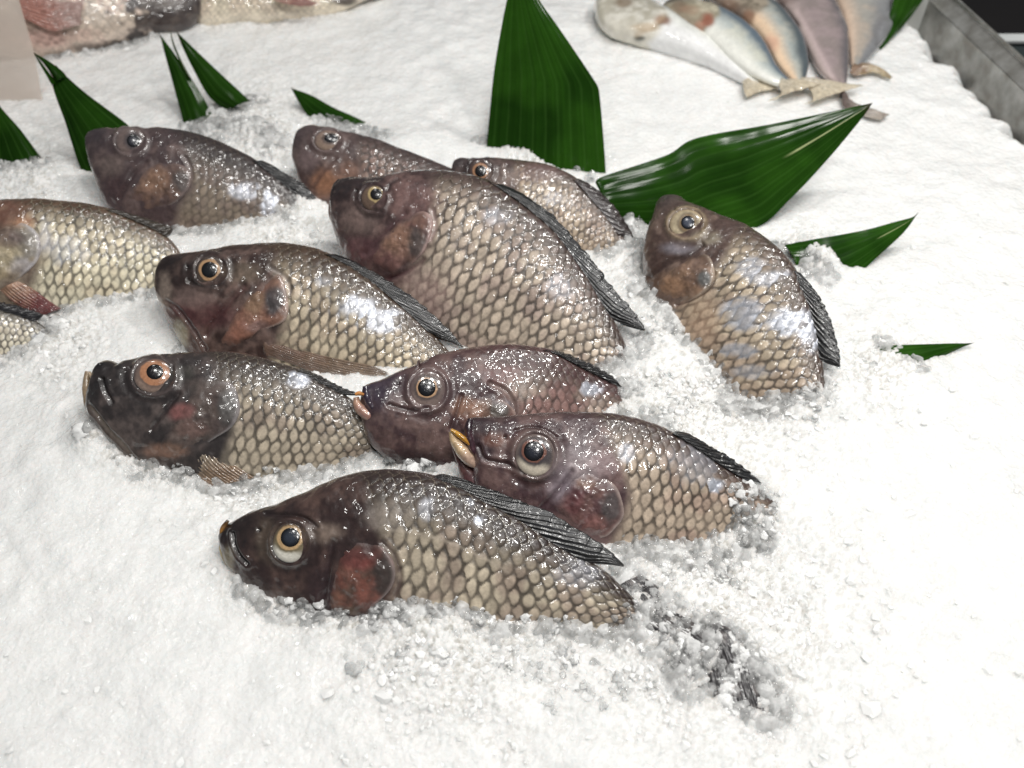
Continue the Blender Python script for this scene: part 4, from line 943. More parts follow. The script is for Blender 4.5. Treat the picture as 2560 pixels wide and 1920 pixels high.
fish(key='L', seed=12, res=(320, 130), label='dark finned tilapia with pale oval scales cut off by the left edge',
     plane=Plane(Y1((-300, 1440), (350, 1330)), -.010, 42),
     dorsal=Y1((-900, 1200), (-850, 1080), (-700, 1010), (-500, 960), (-300, 950), (-100, 980), (0, 1010), (100, 1040), (200, 1075), (300, 1120), (370, 1170), (450, 1240)),
     ventral=Y1((-900, 1210), (-840, 1330), (-700, 1430), (-450, 1510), (-200, 1530), (0, 1510), (200, 1450), (400, 1370)),
     gill=Y1((-480, 1250))[0], ncol=29, nrow=13, relief=.13,
     colors=dict(flank=(218, 206, 184), back=(92, 82, 68), belly=(222, 214, 196), head=(90, 72, 66), net=(66, 58, 46), tint=(200, 184, 160), back_to=.10, net_amt=1.0),
     patches=[(Y1((320, 1270))[0], (30, 24), .9)],
     fin=dict(inner=Y1((-200, 970), (0, 1015), (100, 1043), (200, 1076), (300, 1118), (350, 1150)), outer=Y1((-200, 920), (0, 962), (100, 985), (200, 1015), (300, 1045), (345, 1062)), rays=8, cols=((30, 30, 34), (84, 86, 92))))

# two pale spotted fish cut off by the top edge
SP = [(TL(p)[0], (9, 6), (120, 84, 74), .45) for p in [(400, 280), (460, 320), (350, 330), (420, 370), (500, 380), (380, 410), (560, 340), (520, 300), (340, 260), (610, 390), (470, 430), (300, 300), (560, 420), (640, 330)]]
fish(key='T', seed=13, res=(300, 130), name='spotted_fish', group='spotted fish at the back left', label='pink spotted fish with dark head and pinkish fin at the top left corner',
     plane=Plane(np.array([(100., 165.), (480., 100.)]), -.008, 42),
     dorsal=np.array([(505., 10), (500, -30), (470, -75), (400, -125), (250, -170), (50, -185), (-150, -140), (-330, -60), (-420, -30)]),
     ventral=np.array([(505., 12), (498, 45), (470, 72), (420, 84), (380, 86), (330, 100), (230, 132), (130, 148), (30, 145), (-100, 115), (-300, 30), (-400, 0)]),
     gill=np.array([290., 40.]), ncol=36, nrow=24, relief=.06, scale_mask=.6, head_wob=.5,
     colors=dict(flank=(196, 176, 160), back=(110, 96, 90), belly=(206, 184, 166), head=(78, 66, 64), head2=(108, 96, 88), net=(150, 116, 104), tint=(212, 168, 152), snout=(60, 50, 50), chin=(70, 54, 50), back_to=.1, net_amt=.5, belly_from=.7),
     blotch=[(TL((900, 470))[0], (60, 14), (84, 68, 58), .8), (TL((1100, 430))[0], (40, 10), (110, 94, 80), .6), (TL((450, 380))[0], (60, 30), (226, 178, 166), .6)] + SP,
     pectorals=[dict(a=TL((820, 20), (600, 10), (400, -20), (180, -60)), b=TL((800, 240), (640, 280), (500, 300), (230, 180)), off=.034, cols=((186, 150, 140), (190, 120, 100), (168, 108, 96)), rays=8)])
fish(key='S', seed=14, res=(260, 110), name='spotted_fish', group='spotted fish at the back left', label='pale cream spotted fish cut off by the top edge, right of the dark head',
     plane=Plane(T4((400, 270), (1700, 160)), -.006, 42),
     dorsal=T4((200, -200), (260, -320), (500, -480), (900, -540), (1300, -460), (1700, -300), (1950, -160), (2150, -100)),
     ventral=T4((200, -190), (240, 60), (330, 190), (450, 245), (700, 222), (950, 225), (1200, 190), (1500, 155), (1700, 90), (1900, 0), (2100, -60)),
     gill=T4((380, -60))[0], ncol=38, nrow=24, relief=.06, scale_mask=.7,
     colors=dict(flank=(206, 190, 164), back=(120, 104, 94), belly=(222, 208, 184), head=(140, 120, 108), net=(160, 138, 112), tint=(216, 186, 160), back_to=.08, net_amt=.7),
     blotch=[(T4((1700, 10))[0], (40, 14), (60, 50, 48), .9)],
     pectorals=[dict(a=T4((1150, -120), (1250, -60), (1380, 0), (1460, 30)), b=T4((1000, -40), (1100, 20), (1250, 50), (1400, 56)), off=.03, cols=((190, 140, 120), (168, 100, 88), (150, 92, 80)), rays=7)])

# mackerel at the back right
MPL = lambda z, th=4: Plane(MZ((1000, 600), (2000, 600)), z, th)
MG = 'small silver fish in a row at the back right'
def mack(**k):
    k.setdefault('cat', 'fish'); k['name'] = 'mackerel'; k['group'] = MG; k.setdefault('relief', .02); k.setdefault('ncol', 60); k.setdefault('nrow', 30); k.setdefault('wide', .24)
    k['colors'].setdefault('gain', .85); k.setdefault('scale_mask', .3); k.setdefault('res', (200, 80)); return fish(**k)
def tailfan(a, b, off=.002, cols=((212, 198, 170), (222, 206, 172), (186, 164, 126))):
    return dict(name='tail_fin', a=a, b=b, off=off, cols=cols, rays=7, torn=.12)
mack(key='m5', seed=24, label='tan and grey fish farthest right in the row of small silver fish', plane=MPL(.002),
     dorsal=MZ((1750, -330), (1850, -350), (2000, -250), (2110, -80), (2185, 50), (2192, 170), (2132, 272), (2060, 362), (2005, 425), (1960, 470)),
     ventral=MZ((1740, -320), (1730, -200), (1790, 0), (1850, 150), (1885, 300), (1900, 420), (1910, 480)), gill=MZ((1850, -140))[0],
     colors=dict(flank=(176, 170, 164), back=(140, 142, 146), belly=(214, 184, 156), head=(140, 130, 120), net=(140, 136, 132), tint=(190, 170, 150), belly_from=.6, silver=.5, net_amt=.2, back_to=.34),
     folds=[(MZ((2190, 120), (2120, 130), (2080, 200), (2090, 300)), 8, .001, (110, 108, 110), .5)],
     pectorals=[tailfan(MZ((1930, 430), (2040, 440), (2120, 480), (2185, 535)), MZ((1890, 500), (1950, 520), (2060, 500), (2170, 545)), cols=((150, 112, 76), (196, 172, 118), (142, 106, 66)))])
mack(key='m4', seed=23, label='purple-grey fish with a pale flank line, fourth in the row of small silver fish', plane=MPL(.005),
     dorsal=MZ((1330, -260), (1420, -300), (1600, -180), (1750, -30), (1832, 100), (1882, 230), (1884, 400), (1872, 520), (1862, 600), (1850, 660)),
     ventral=MZ((1320, -250), (1320, -140), (1380, 10), (1460, 110), (1555, 260), (1625, 400), (1690, 500), (1780, 570), (1830, 650)), gill=MZ((1520, -10))[0],
     colors=dict(flank=(160, 142, 142), back=(112, 106, 112), belly=(176, 156, 150), head=(140, 122, 122), head2=(160, 144, 140), net=(130, 116, 118), tint=(168, 146, 148), silver=.8, net_amt=.25, back_to=.2),
     folds=[(MZ((1540, 80), (1640, 260), (1720, 420), (1800, 560)), 9, .001, (206, 180, 180), .6), (MZ((1410, 50), (1460, 100), (1520, 170)), 9, .001, (92, 66, 56), .8)],
     pectorals=[tailfan(MZ((1850, 600), (1900, 690), (2000, 735), (2170, 790)), MZ((1835, 640), (1850, 730), (1960, 790), (2110, 830)), cols=((112, 90, 84), (150, 132, 112), (110, 92, 84)))])
mack(key='m3', seed=22, label='blue-grey fish with orange belly, in the middle of the row of small silver fish', plane=MPL(.008),
     dorsal=MZ((900, -120), (960, -170), (1150, -100), (1320, 10), (1440, 85), (1535, 200), (1592, 320), (1605, 440), (1590, 520), (1570, 580)),
     ventral=MZ((890, -110), (900, -40), (1000, 40), (1100, 100), (1210, 185), (1305, 295), (1385, 430), (1470, 530), (1530, 590)), gill=MZ((1220, 120))[0],
     colors=dict(flank=(184, 192, 192), back=(84, 100, 108), belly=(226, 190, 150), head=(150, 136, 112), head2=(176, 160, 136), net=(150, 156, 156), tint=(190, 186, 170), silver=.2, net_amt=.08, belly_from=.5, back_to=.3),
     blotch=[(MZ((1350, 300))[0], (22, 24), (230, 170, 134), .7), (MZ((1195, 120))[0], (18, 22), (150, 104, 70), .8), (MZ((1060, 40))[0], (24, 20), (130, 96, 70), .6)],
     pectorals=[tailfan(MZ((1560, 530), (1680, 545), (1850, 570), (1990, 590)), MZ((1540, 580), (1620, 620), (1640, 690), (1580, 720)))])
mack(key='m2', seed=21, label='silver blue fish with rust-red gill, second from left among the small silver fish', plane=MPL(.011),
     dorsal=MZ((590, 60), (640, 15), (740, 3), (860, 30), (960, 60), (1100, 130), (1235, 232), (1322, 340), (1375, 450), (1440, 530), (1480, 570)),
     ventral=MZ((590, 66), (620, 120), (700, 170), (820, 240), (950, 330), (1080, 430), (1220, 520), (1330, 570), (1430, 600)), gill=MZ((930, 160))[0],
     colors=dict(flank=(200, 208, 208), back=(100, 122, 140), belly=(230, 226, 208), head=(196, 184, 150), head2=(216, 206, 176), net=(170, 176, 176), tint=(214, 212, 190), silver=.2, net_amt=.08, belly_from=.5, back_to=.3),
     blotch=[(MZ((910, 140))[0], (20, 20), (160, 84, 52), .9), (MZ((850, 190))[0], (14, 20), (196, 130, 100), .6), (MZ((720, 50))[0], (26, 18), (120, 94, 70), .7), (MZ((790, 70))[0], (30, 14), (170, 130, 100), .5)],
     pectorals=[tailfan(MZ((1420, 540), (1500, 545), (1620, 560), (1700, 580)), MZ((1400, 590), (1420, 640), (1390, 680), (1330, 690)))])
mack(key='m1', seed=20, label='white bellied fish with head turned left, leftmost of the small silver fish', plane=MPL(.004),
     dorsal=MZ((130, 40), (160, -20), (280, -50), (420, -10), (520, 40), (660, 125), (800, 215), (950, 285), (1055, 365), (1135, 470), (1210, 540), (1260, 575)),
     ventral=MZ((130, 46), (150, 140), (210, 210), (330, 255), (500, 300), (700, 360), (900, 430), (1080, 520), (1200, 590), (1250, 605)), gill=MZ((610, 140))[0],
     colors=dict(flank=(216, 218, 214), back=(120, 142, 166), belly=(238, 236, 226), head=(222, 214, 190), head2=(238, 234, 220), net=(196, 200, 200), tint=(228, 226, 210), snout=(190, 180, 150), chin=(236, 230, 214), gain=1.25, silver=.0, net_amt=.05, belly_from=.4, back_to=.16),
     blotch=[(MZ((600, 140))[0], (24, 14), (136, 92, 66), .9), (MZ((480, 190))[0], (40, 12), (196, 170, 130), .7), (MZ((330, 15))[0], (26, 16), (130, 104, 70), .8), (MZ((440, 265))[0], (16, 8), (70, 76, 70), .9), (MZ((170, 110))[0], (10, 40), (190, 184, 160), .6)],
     folds=[(MZ((600, 120), (520, 190), (420, 240)), 8, .001, (190, 160, 120), .5)],
     pectorals=[tailfan(MZ((1220, 550), (1300, 560), (1420, 570), (1460, 600)), MZ((1150, 560), (1160, 620), (1180, 670), (1190, 650))),])
FISHK = {f['key']: f for f in FISH}

# ------------------------------------------------------------------ leaves
def leaf(label, lofts, pts, theta, ridges, z=-.006, bend=.006, name='leaf', hue=0.0, vein=None):
    pl = Plane(np.array(pts), z, theta)
    VV, FF, CC, n0 = [], [], [], 0
    for (L_, R_) in lofts:
        nu, nv = 90, 90
        A = smooth_line(L_, nu); B = smooth_line(R_, nu)
        v = np.linspace(0, 1, nv); u = np.linspace(0, 1, nu)
        pxs = A[:, None] + (B - A)[:, None] * v[None, :, None]
        P = pl.pt(pxs)
        wob = fbm(P, 30, 2, 3)
        rg = (np.abs(np.mod(v[None] * ridges + (wob - .5) * .12, 1) - .5) * 2)
        vv = v[None] + (fbm(P, 14, 2, 8) - .5) * .012
        fine = vnoise(np.stack([vv * ridges * 7, vv * 0], -1), 1.0, 4)
        off = (rg - .5) * .00024 * (1 - u[:, None] * .7) + (fine - .5) * .00010 * (1 - u[:, None] * .6) + np.sin(v * np.pi)[None] * bend * (1 - u[:, None] * .8) + (wob - .5) * .0018
        top = P + pl.N * off[..., None]; bot = top - pl.N * .0008
        g = mix(C(26, 56, 12), C(38, 74, 18), sm(.3, .7, wob)[..., None]) * (1 + hue)
        g = g * (1 + (fine - .5) * .3)[..., None]
        g = mix(g, C(60, 96, 40), (sm(.22, .05, rg) * .3 * np.ones_like(u)[:, None])[..., None])
        if vein: g = mix(g, C(196, 204, 150), (np.exp(-((vv - vein) / .012) ** 2) * sm(.62, .7, u)[:, None] * .9)[..., None])
        g = mix(g, C(52, 36, 30), sm(.93, 1, np.broadcast_to(u[:, None], rg.shape))[..., None] * .8)
        V = np.concatenate([top.reshape(-1, 3), bot.reshape(-1, 3)]); m = nu * nv
        F1 = grid_faces(nu, nv)
        if np.cross(V[F1[50][1]] - V[F1[50][0]], V[F1[50][2]] - V[F1[50][0]]) @ pl.N < 0: F1 = F1[:, ::-1]
        idx = np.arange(m).reshape(nu, nv)
        rim = np.concatenate([idx[:, 0], idx[-1, 1:], idx[-2::-1, -1], idx[0, -2:0:-1]]); r2 = np.roll(rim, -1)
        F = np.concatenate([F1, F1[:, ::-1] + m, np.stack([rim, r2, r2 + m, rim + m], -1)]) + n0
        n0 += 2 * m; VV.append(V); FF.append(F); CC.append(np.concatenate([g.reshape(-1, 3)] * 2))
    o = mesh_obj(name, np.concatenate(VV), np.concatenate(FF), M_LEAF, None, np.concatenate(CC))
    tag(o, label, 'leaf', 'cut green leaves stuck in the ice')
    return o
leaf('tall broad ribbed leaf standing upright behind the fish at top centre', [(PX((1050, 330), (1055, 270), (1068, 150), (1085, 50), (1095, 0), (1110, -80), (1118, -120)), PX((1310, 400), (1306, 330), (1300, 255), (1295, 205), (1291, 186), (1280, 168), (1240, 108), (1203, 54), (1165, 0), (1135, -60), (1118, -122)))], PX((1050, 345), (1300, 390)), 62, 9)
leaf('largest leaf pointing right over the ice, ribbed, with a pale vein near its tip', [(Z8((330, 800), (370, 772), (640, 682), (775, 606), (1100, 545), (1400, 482), (1545, 452)), Z8((440, 1040), (700, 1080), (1030, 1003), (1180, 880), (1350, 700), (1500, 520), (1546, 454)))], Z8((420, 1040), (1000, 1030)), 52, 8, vein=.5)
leaf('leaf with a hooked brown tip on the ice right of the silver patched fish', [(Z6((960, 400), (1140, 366), (1400, 320), (1600, 268), (1700, 240), (1735, 212)), Z6((1040, 590), (1250, 640), (1350, 605), (1500, 470), (1650, 330), (1736, 214)))], Z6((1000, 640), (1350, 640)), 35, 5, z=-.008, vein=.45)
leaf('small leaf tip poking out of the ice at far right', [(Z6((1500, 990), (1680, 982), (1900, 975), (2000, 973), (2062, 970)), Z6((1560, 1190), (1700, 1165), (1860, 1062), (1980, 1003), (2062, 971)))], Z6((1550, 1170), (1800, 1150)), 30, 4)
leaf('dark leaf cut off by the left edge above the pale fish', [(TL((-260, 1680), (-220, 1400), (-170, 1100), (-130, 860)), TL((500, 1680), (400, 1550), (200, 1280), (0, 1050), (-125, 858)))], TL((-200, 1680), (480, 1680)), 50, 6, hue=-.35)
leaf('dark pointed leaf with a split tip behind the cloudy-eyed fish', [(TL((960, 1950), (790, 1650), (640, 1200), (560, 980), (520, 840), (545, 800)), TL((1500, 1500), (1280, 1250), (1020, 1050), (840, 915), (640, 740), (548, 640))),
      (TL((520, 860), (480, 780), (420, 680), (335, 522)), TL((570, 830), (540, 790), (470, 700), (336, 521))), (TL((560, 840), (520, 760), (440, 640), (333, 520)), TL((660, 760), (600, 690), (460, 590), (334, 519)))], TL((960, 1800), (1500, 1800)), 50, 5, hue=-.35)
leaf('dark leaf slit in two blades below the dark fish head', [(T4((240, 1230), (190, 1030), (100, 700), (40, 480), (0, 320)), T4((490, 1080), (400, 900), (260, 680), (130, 490), (1, 319))),
      (T4((250, 690), (160, 520), (115, 400), (95, 280)), T4((300, 740), (200, 560), (130, 400), (96, 279))), (T4((640, 1030), (460, 900), (320, 660), (210, 440), (150, 290)), T4((830, 930), (700, 810), (560, 680), (380, 510), (151, 289)))], T4((200, 1200), (800, 1200)), 45, 4, hue=-.4)
leaf('short leaf tip lying in the ice behind the small sunken-eyed fish', [(T4((2150, 1260), (2000, 1180), (1800, 1080), (1600, 990), (1400, 880), (1205, 808)), T4((2100, 1330), (1900, 1300), (1600, 1230), (1400, 1100), (1290, 960), (1206, 809)))], T4((1300, 1180), (2100, 1240)), 26, 4, hue=-.2, z=-.004)
leaf('dark leaf behind the row of small silver fish by the steel wall', [(TR((330, 700), (440, 500), (560, 200), (640, -60), (760, -300)), TR((400, 640), (580, 470), (800, 210), (980, -40), (1120, -300)))], TR((330, 660), (600, 560)), 45, 4, hue=-.2)

# ------------------------------------------------------------------ ice: height field that meets each fish along its traced ice line
ICE_LINES = {
 'G': Z1((215, 650), (270, 690), (330, 735), (400, 790), (470, 775), (580, 795), (720, 835), (765, 865), (800, 760), (870, 735), (960, 755), (1000, 735), (1150, 765), (1310, 775), (1330, 880), (1400, 845), (1500, 835), (1700, 825), (1800, 870), (1870, 900), (1930, 850), (1960, 760)),
 'F': Z2((1240, 1280), (1300, 1210), (1480, 1215), (1600, 1250), (1700, 1215), (1850, 1200), (1960, 1180), (1950, 1100), (1890, 1010), (1850, 900), (1960, 920)),
 'E': Z2((1215, 400), (1240, 470), (1255, 500)),
 'D': Z3((130, 520), (200, 630), (280, 680), (380, 760), (480, 790), (600, 790), (720, 840), (850, 905), (1090, 855), (1250, 835), (1450, 810), (1600, 785), (1700, 740), (1830, 690)),
 'C': Z4((140, 560), (200, 680), (280, 775)),
 'B': Z5((1860, 1210), (1840, 1240), (1790, 1300), (1770, 1350)),
 'H': Z6((165, 660), (230, 730), (320, 800), (380, 920), (480, 1000), (530, 1080), (600, 1160), (680, 1310), (800, 1330), (900, 1290), (1050, 1240), (1130, 1235), (1190, 1180)),
 'A': Y2((720, 925), (900, 920), (1080, 900), (1200, 870), (1400, 845), (1550, 850), (1600, 760), (1640, 640), (1660, 600)),
 'J': Z5((1890, 530), (1850, 540), (1780, 570), (1730, 640)),
 'K': Y1((380, 1050), (500, 1000), (700, 950), (900, 920), (1000, 900), (1230, 870)),
 'L': Y1((360, 1180), (340, 1240), (240, 1290), (150, 1350), (0, 1410)),
 'T': TL((330, 565), (500, 565), (740, 510), (900, 515), (1100, 455), (1300, 405), (1450, 345), (1560, 335)),
 'S': T4((380, 215), (420, 245), (700, 210), (900, 200), (1000, 215), (1200, 178), (1500, 145), (1650, 112)),
}
con = []
ICE_HITS = []
for key, ln in ICE_LINES.items():
    n = max(4, int(arc(ln)[-1] / 14))
    for p in lerp_line(ln, np.linspace(0, 1, n)):
        h = hit(p, FISHK[key]['tree'])
        if h is not None:
            con.append(h[0]); ICE_HITS.append((h[0], key))
con = np.array(con)
MOUNDS = [(PX((1420, 790))[0], .012, .03), (PX((1500, 930))[0], .012, .04), (PX((1700, 1000))[0], .010, .05), (PX((1480, 1260))[0], .010, .035), (PX((1560, 1340))[0], .012, .035), (PX((1360, 480))[0], .016, .02),
          (PX((480, 250))[0], .008, .03), (PX((560, 290))[0], .010, .03), (PX((1140, 320))[0], .014, .025), (PX((1760, 560))[0], .012, .025), (PX((1870, 800))[0], .006, .05), (PX((700, 560))[0], .006, .03), (PX((880, 320))[0], .008, .03), (PX((100, 400))[0], .008, .05)]
MP = [(on_z(m[0][None], 0)[0][:2], m[1], m[2]) for m in MOUNDS]
def ice_base(xy):
    b = (fbm(np.concatenate([xy, xy[..., :1] * 0 + .3], -1), 9, 2, 61) - .5) * .012
    for c_, hgt, sg in MP:
        b = b + hgt * np.exp(-((xy - c_) ** 2).sum(-1) / sg ** 2)
    return b
def ice_h(xy, fine=True):
    flat = xy.reshape(-1, 2); out = np.zeros(len(flat))
    for i in range(0, len(flat), 20000):
        q = flat[i:i + 20000]
        d2 = ((q[:, None] - con[None, :, :2]) ** 2).sum(-1)
        w = np.exp(-d2 / .013 ** 2) + .06 * np.exp(-d2 / .035 ** 2)
        b = ice_base(q); sw = w.sum(1)
        out[i:i + 20000] = b + (w * (con[None, :, 2] - b[:, None])).sum(1) / (sw + .12)
    out = out.reshape(xy.shape[:-1])
    return out
ROUGH = [(ZD((1500, 880))[0], 260), (ZD((1560, 1330))[0], 300), (ZD((1380, 560))[0], 90), (ZD((560, 280))[0], 130), (ZD((1000, 1340))[0], 260), (ZD((620, 500))[0], 120), (ZD((130, 720))[0], 120), (ZD((880, 980))[0], 110),
         (ZD((1150, 320))[0], 70), (ZD((1740, 540))[0], 70), (ZD((1900, 790))[0], 110), (ZD((60, 380))[0], 100), (ZD((560, 1010))[0], 150)]
def ice_surface():
    # fan of cells, finer near the viewer, wider than the picture
    nv, nu = 1250, 780
    y0, y1 = .05, 1.62
    t = np.linspace(0, 1, nv); y = y0 * (y1 / y0) ** (t ** .62)
    y = y0 + (y1 - y0) * (t ** 1.35)
    dep = y * math.cos(PITCH) + CAM_H * math.sin(PITCH)
    half = dep * TH * 1.22
    u = np.linspace(-1, 1, nu)
    X = u[None] * half[:, None]; Y = np.broadcast_to(y[:, None], X.shape)
    # trim at the tray wall on the right
    wx = wall_x(Y) + (fbm(np.stack([Y, Y * 0], -1), 55, 3, 5) - .5) * .03
    X = np.minimum(X, wx - .0004 * (1 - u[None]) * 30 * 0)
    xy = np.stack([X, Y], -1)
    Z = ice_h(xy)
    px = to_px(np.stack([X, Y, Z], -1))
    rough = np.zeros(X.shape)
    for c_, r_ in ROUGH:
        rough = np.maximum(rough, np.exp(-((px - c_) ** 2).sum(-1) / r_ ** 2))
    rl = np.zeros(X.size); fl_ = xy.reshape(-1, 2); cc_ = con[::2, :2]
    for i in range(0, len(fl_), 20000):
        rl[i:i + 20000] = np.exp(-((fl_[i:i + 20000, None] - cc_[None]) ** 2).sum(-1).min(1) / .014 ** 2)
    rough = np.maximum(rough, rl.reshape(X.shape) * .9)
    d1, d2, idv = worley(xy + (fbm(xy, 130, 2, 33) - .5)[..., None] * .006, 210, 3)
    e1, e2, ie = worley(xy + .37, 460, 8)
    Z = Z + (fbm(xy, 45, 3, 4) - .5) * .0050
    Z = Z + mix(.0004, .0024, rough) * (idv - .5 + .9 * sm(0, .35, d2 - d1) - .5) + mix(.0003, .0010, rough) * (ie - .5 + .6 * sm(0, .3, e2 - e1))
    # rounded shoulder where the ice stops before the steel wall
    dd = wx - X
    Z = Z - .03 * (1 - sm(0, .035, dd)) ** 2 * (dd < .05)
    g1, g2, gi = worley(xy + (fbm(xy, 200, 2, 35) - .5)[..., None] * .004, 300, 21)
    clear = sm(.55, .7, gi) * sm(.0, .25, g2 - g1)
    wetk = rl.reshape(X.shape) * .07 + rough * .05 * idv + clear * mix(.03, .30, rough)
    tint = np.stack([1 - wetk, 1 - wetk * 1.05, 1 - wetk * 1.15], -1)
    V = np.stack([X, Y, Z], -1)
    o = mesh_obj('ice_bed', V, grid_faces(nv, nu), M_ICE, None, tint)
    o['kind'] = 'structure'
    me = o.data
    if me.polygons[5000].normal.z < 0: me.flip_normals()
# tray wall line on the ice plane
WA, WB = on_z(TR((880, 320)), -.01)[0], on_z(TR((2110, 1560)), -.01)[0]
def wall_x(y):
    return WA[0] + (y - WA[1]) * (WB[0] - WA[0]) / (WB[1] - WA[1])
ice_surface()

# ------------------------------------------------------------------ loose translucent lumps of crushed ice
def lump_shapes(sub, n=10):
    import bmesh
    out = []
    for k in range(n):
        bm = bmesh.new(); bmesh.ops.create_icosphere(bm, subdivisions=sub, radius=1)
        V = np.array([v.co[:] for v in bm.verts]); F = np.array([[v.index for v in f.verts] for f in bm.faces]); bm.free()
        # flattened by a few random cuts, then softened
        for _ in range(7):
            d = nrm(rng.normal(size=3)); lim = rng.uniform(.45, .85)
            ex = V @ d - lim
            V = V - np.where(ex > 0, ex * .88, 0)[:, None] * d
        V = V * (1 + (fbm(V + k * 3.1, 2.2, 3, k) - .5)[:, None] * 1.15) * rng.uniform(.6, 1.2, 3)
        out.append((V, F))
    return out
SHAPES = lump_shapes(2); SHAPES_BIG = lump_shapes(3)
def rand_rot():
    q = nrm(rng.normal(size=4)); w, x, y, z = q
    return np.array([[1 - 2 * (y * y + z * z), 2 * (x * y - z * w), 2 * (x * z + y * w)], [2 * (x * y + z * w), 1 - 2 * (x * x + z * z), 2 * (y * z - x * w)], [2 * (x * z - y * w), 2 * (y * z + x * w), 1 - 2 * (x * x + y * y)]])
class Heap:
    def __init__(s): s.V = []; s.F = []; s.A = []; s.G = []; s.n = 0
    def add(s, p, r, cloudy=.5):
        V, F = (SHAPES_BIG if r > .003 else SHAPES)[rng.integers(10)]
        V = (V * r) @ rand_rot().T * np.array([1, 1, .62]) + p - np.array([0, 0, .3 * r])
        s.V.append(V); s.F.append(F + s.n); s.n += len(V)
        s.G.append(np.full(len(V), .5 if (cloudy == 0.0 or rng.uniform() < .25) else .2))
        s.A.append(np.full(len(V), .06 if cloudy == 0.0 else rng.uniform(.5, .95) if rng.uniform() < cloudy else rng.uniform(.12, .3)))
heap = Heap()
def ice_hit(px):
    z = 0.0
    d = rays(np.asarray(px, float))
    for _ in range(5):
        t = (z - CAM[2]) / d[2]; P = CAM + d * t
        z = float(ice_h(P[None, :2])[0])
    return P
for P, key in ICE_HITS:
    far = np.linalg.norm(P - CAM)
    m = 3 if key in 'GFDHE' else 1
    for _ in range(m):
        r = rng.gamma(2.2, .0011) + .0009
        o = rng.normal(size=3) * .004; o[2] = abs(o[2]) * .2 - .0015
        heap.add(P + o - FISHK[key]['N'] * .001, r)
# heaps over the buried tails and leaf bases; the lumps lie on whatever is there
def pour(poly_c, rx, ry, n, rmin=.0008, rk=.0006, lift=.0, cloudy=.4):
    for _ in range(int(n * .8)):
        a = rng.uniform(0, 2 * np.pi); q = math.sqrt(rng.uniform())
        poly_c = np.asarray(poly_c); p = np.array([poly_c[0] + rx * q * math.cos(a), poly_c[1] + ry * q * math.sin(a)])
        P = ice_hit(p); h = hit(p)
        if h is not None and h[3] < np.linalg.norm(P - CAM):
            if h[0][2] > float(ice_h(h[0][None, :2])[0]) + .006: continue
            P = h[0]
        heap.add(P + np.array([0, 0, lift + rng.uniform(-.001, .001)]), rng.gamma(3, rk) + rmin, cloudy)
D_ = lambda x, y: PX((x, y))[0]
pour(D_(1400, 1290), 70, 60, 90, cloudy=.15); pour(D_(1470, 1370), 110, 90, 160, cloudy=.15); pour(D_(1560, 1440), 100, 90, 130, cloudy=.15); pour(D_(1620, 1500), 80, 70, 70, cloudy=.15)
pour(D_(1560, 1230), 150, 60, 130); pour(D_(1640, 1120), 60, 90, 90); pour(D_(1430, 850), 90, 90, 120); pour(D_(1400, 720), 60, 60, 60); pour(D_(1650, 900), 150, 60, 100)
pour(D_(1770, 840), 60, 40, 50); pour(D_(1380, 560), 40, 70, 60); pour(D_(1365, 440), 40, 40, 45); pour(D_(1140, 330), 70, 22, 40); pour(D_(540, 250), 70, 50, 70); pour(D_(600, 310), 80, 50, 70)
pour(D_(740, 280), 60, 25, 40); pour(D_(1740, 545), 40, 60, 60); pour(D_(1920, 770), 70, 40, 60); pour(D_(60, 365), 60, 20, 40); pour(D_(130, 730), 70, 40, 60); pour(D_(690, 520), 60, 40, 50)
pour(D_(880, 1000), 60, 16, 45, .0016, .0009); pour(D_(620, 1310), 60, 30, 40, .0014, .0008); pour(D_(850, 1330), 70, 40, 50, .0016, .0010); pour(D_(1000, 1330), 90, 50, 70); pour(D_(1180, 1370), 120, 60, 100); pour(D_(700, 1320), 60, 30, 30, .0014, .0009)
pour(D_(480, 1020), 160, 30, 60); pour(D_(1000, 1420), 300, 50, 120); pour(D_(1250, 1480), 200, 60, 120)
pour(D_(1500, 1400), 60, 60, 70, .0016, .0010, cloudy=.2); pour(D_(1590, 1450), 60, 70, 70, .0016, .0010, cloudy=.2)
pour(D_(1440, 1340), 70, 60, 150, .0014, .0008, cloudy=.45); pour(D_(1530, 1410), 90, 75, 260, .0014, .0009, cloudy=.45); pour(D_(1600, 1480), 70, 80, 220, .0014, .0009, cloudy=.45)
# larger clear shards standing against the front fish and in the gaps
def shard(p, r, n=1):
    h = hit(p); P = ice_hit(p)
    if h is not None and h[3] < np.linalg.norm(P - CAM): P = h[0]
    heap.add(P + nrm(CAM - P) * .0015 - np.array([0, 0, .002]), r, cloudy=0.0)
for q, r in zip(Z1((265, 690), (430, 785), (480, 800), (570, 815), (640, 830), (700, 850), (850, 790), (900, 770), (960, 790), (1020, 770), (1180, 790), (1260, 790), (1370, 870), (1450, 860), (1560, 860), (1660, 850), (1770, 880), (1860, 860)),
                (.004, .0055, .004, .005, .004, .004, .008, .006, .007, .007, .008, .007, .006, .005, .005, .006, .006, .007)):
    shard(q, r)
for q, r in zip(PX((925, 1003), (880, 990), (840, 985), (960, 1015), (1640, 1130), (1600, 1180), (1500, 1200), (1400, 1180), (1330, 830), (1360, 780), (1770, 850), (1740, 545), (1760, 590), (1900, 760), (1940, 790)), (.007, .005, .004, .005, .006, .005, .005, .005, .005, .005, .005, .007, .006, .006, .006)):
    shard(q, r)
o = mesh_obj('ice_lumps', np.concatenate(heap.V), np.concatenate(heap.F), M_CHUNK, extra={'cloud': np.concatenate(heap.A), 'glass': np.concatenate(heap.G)})
o['kind'] = 'stuff'

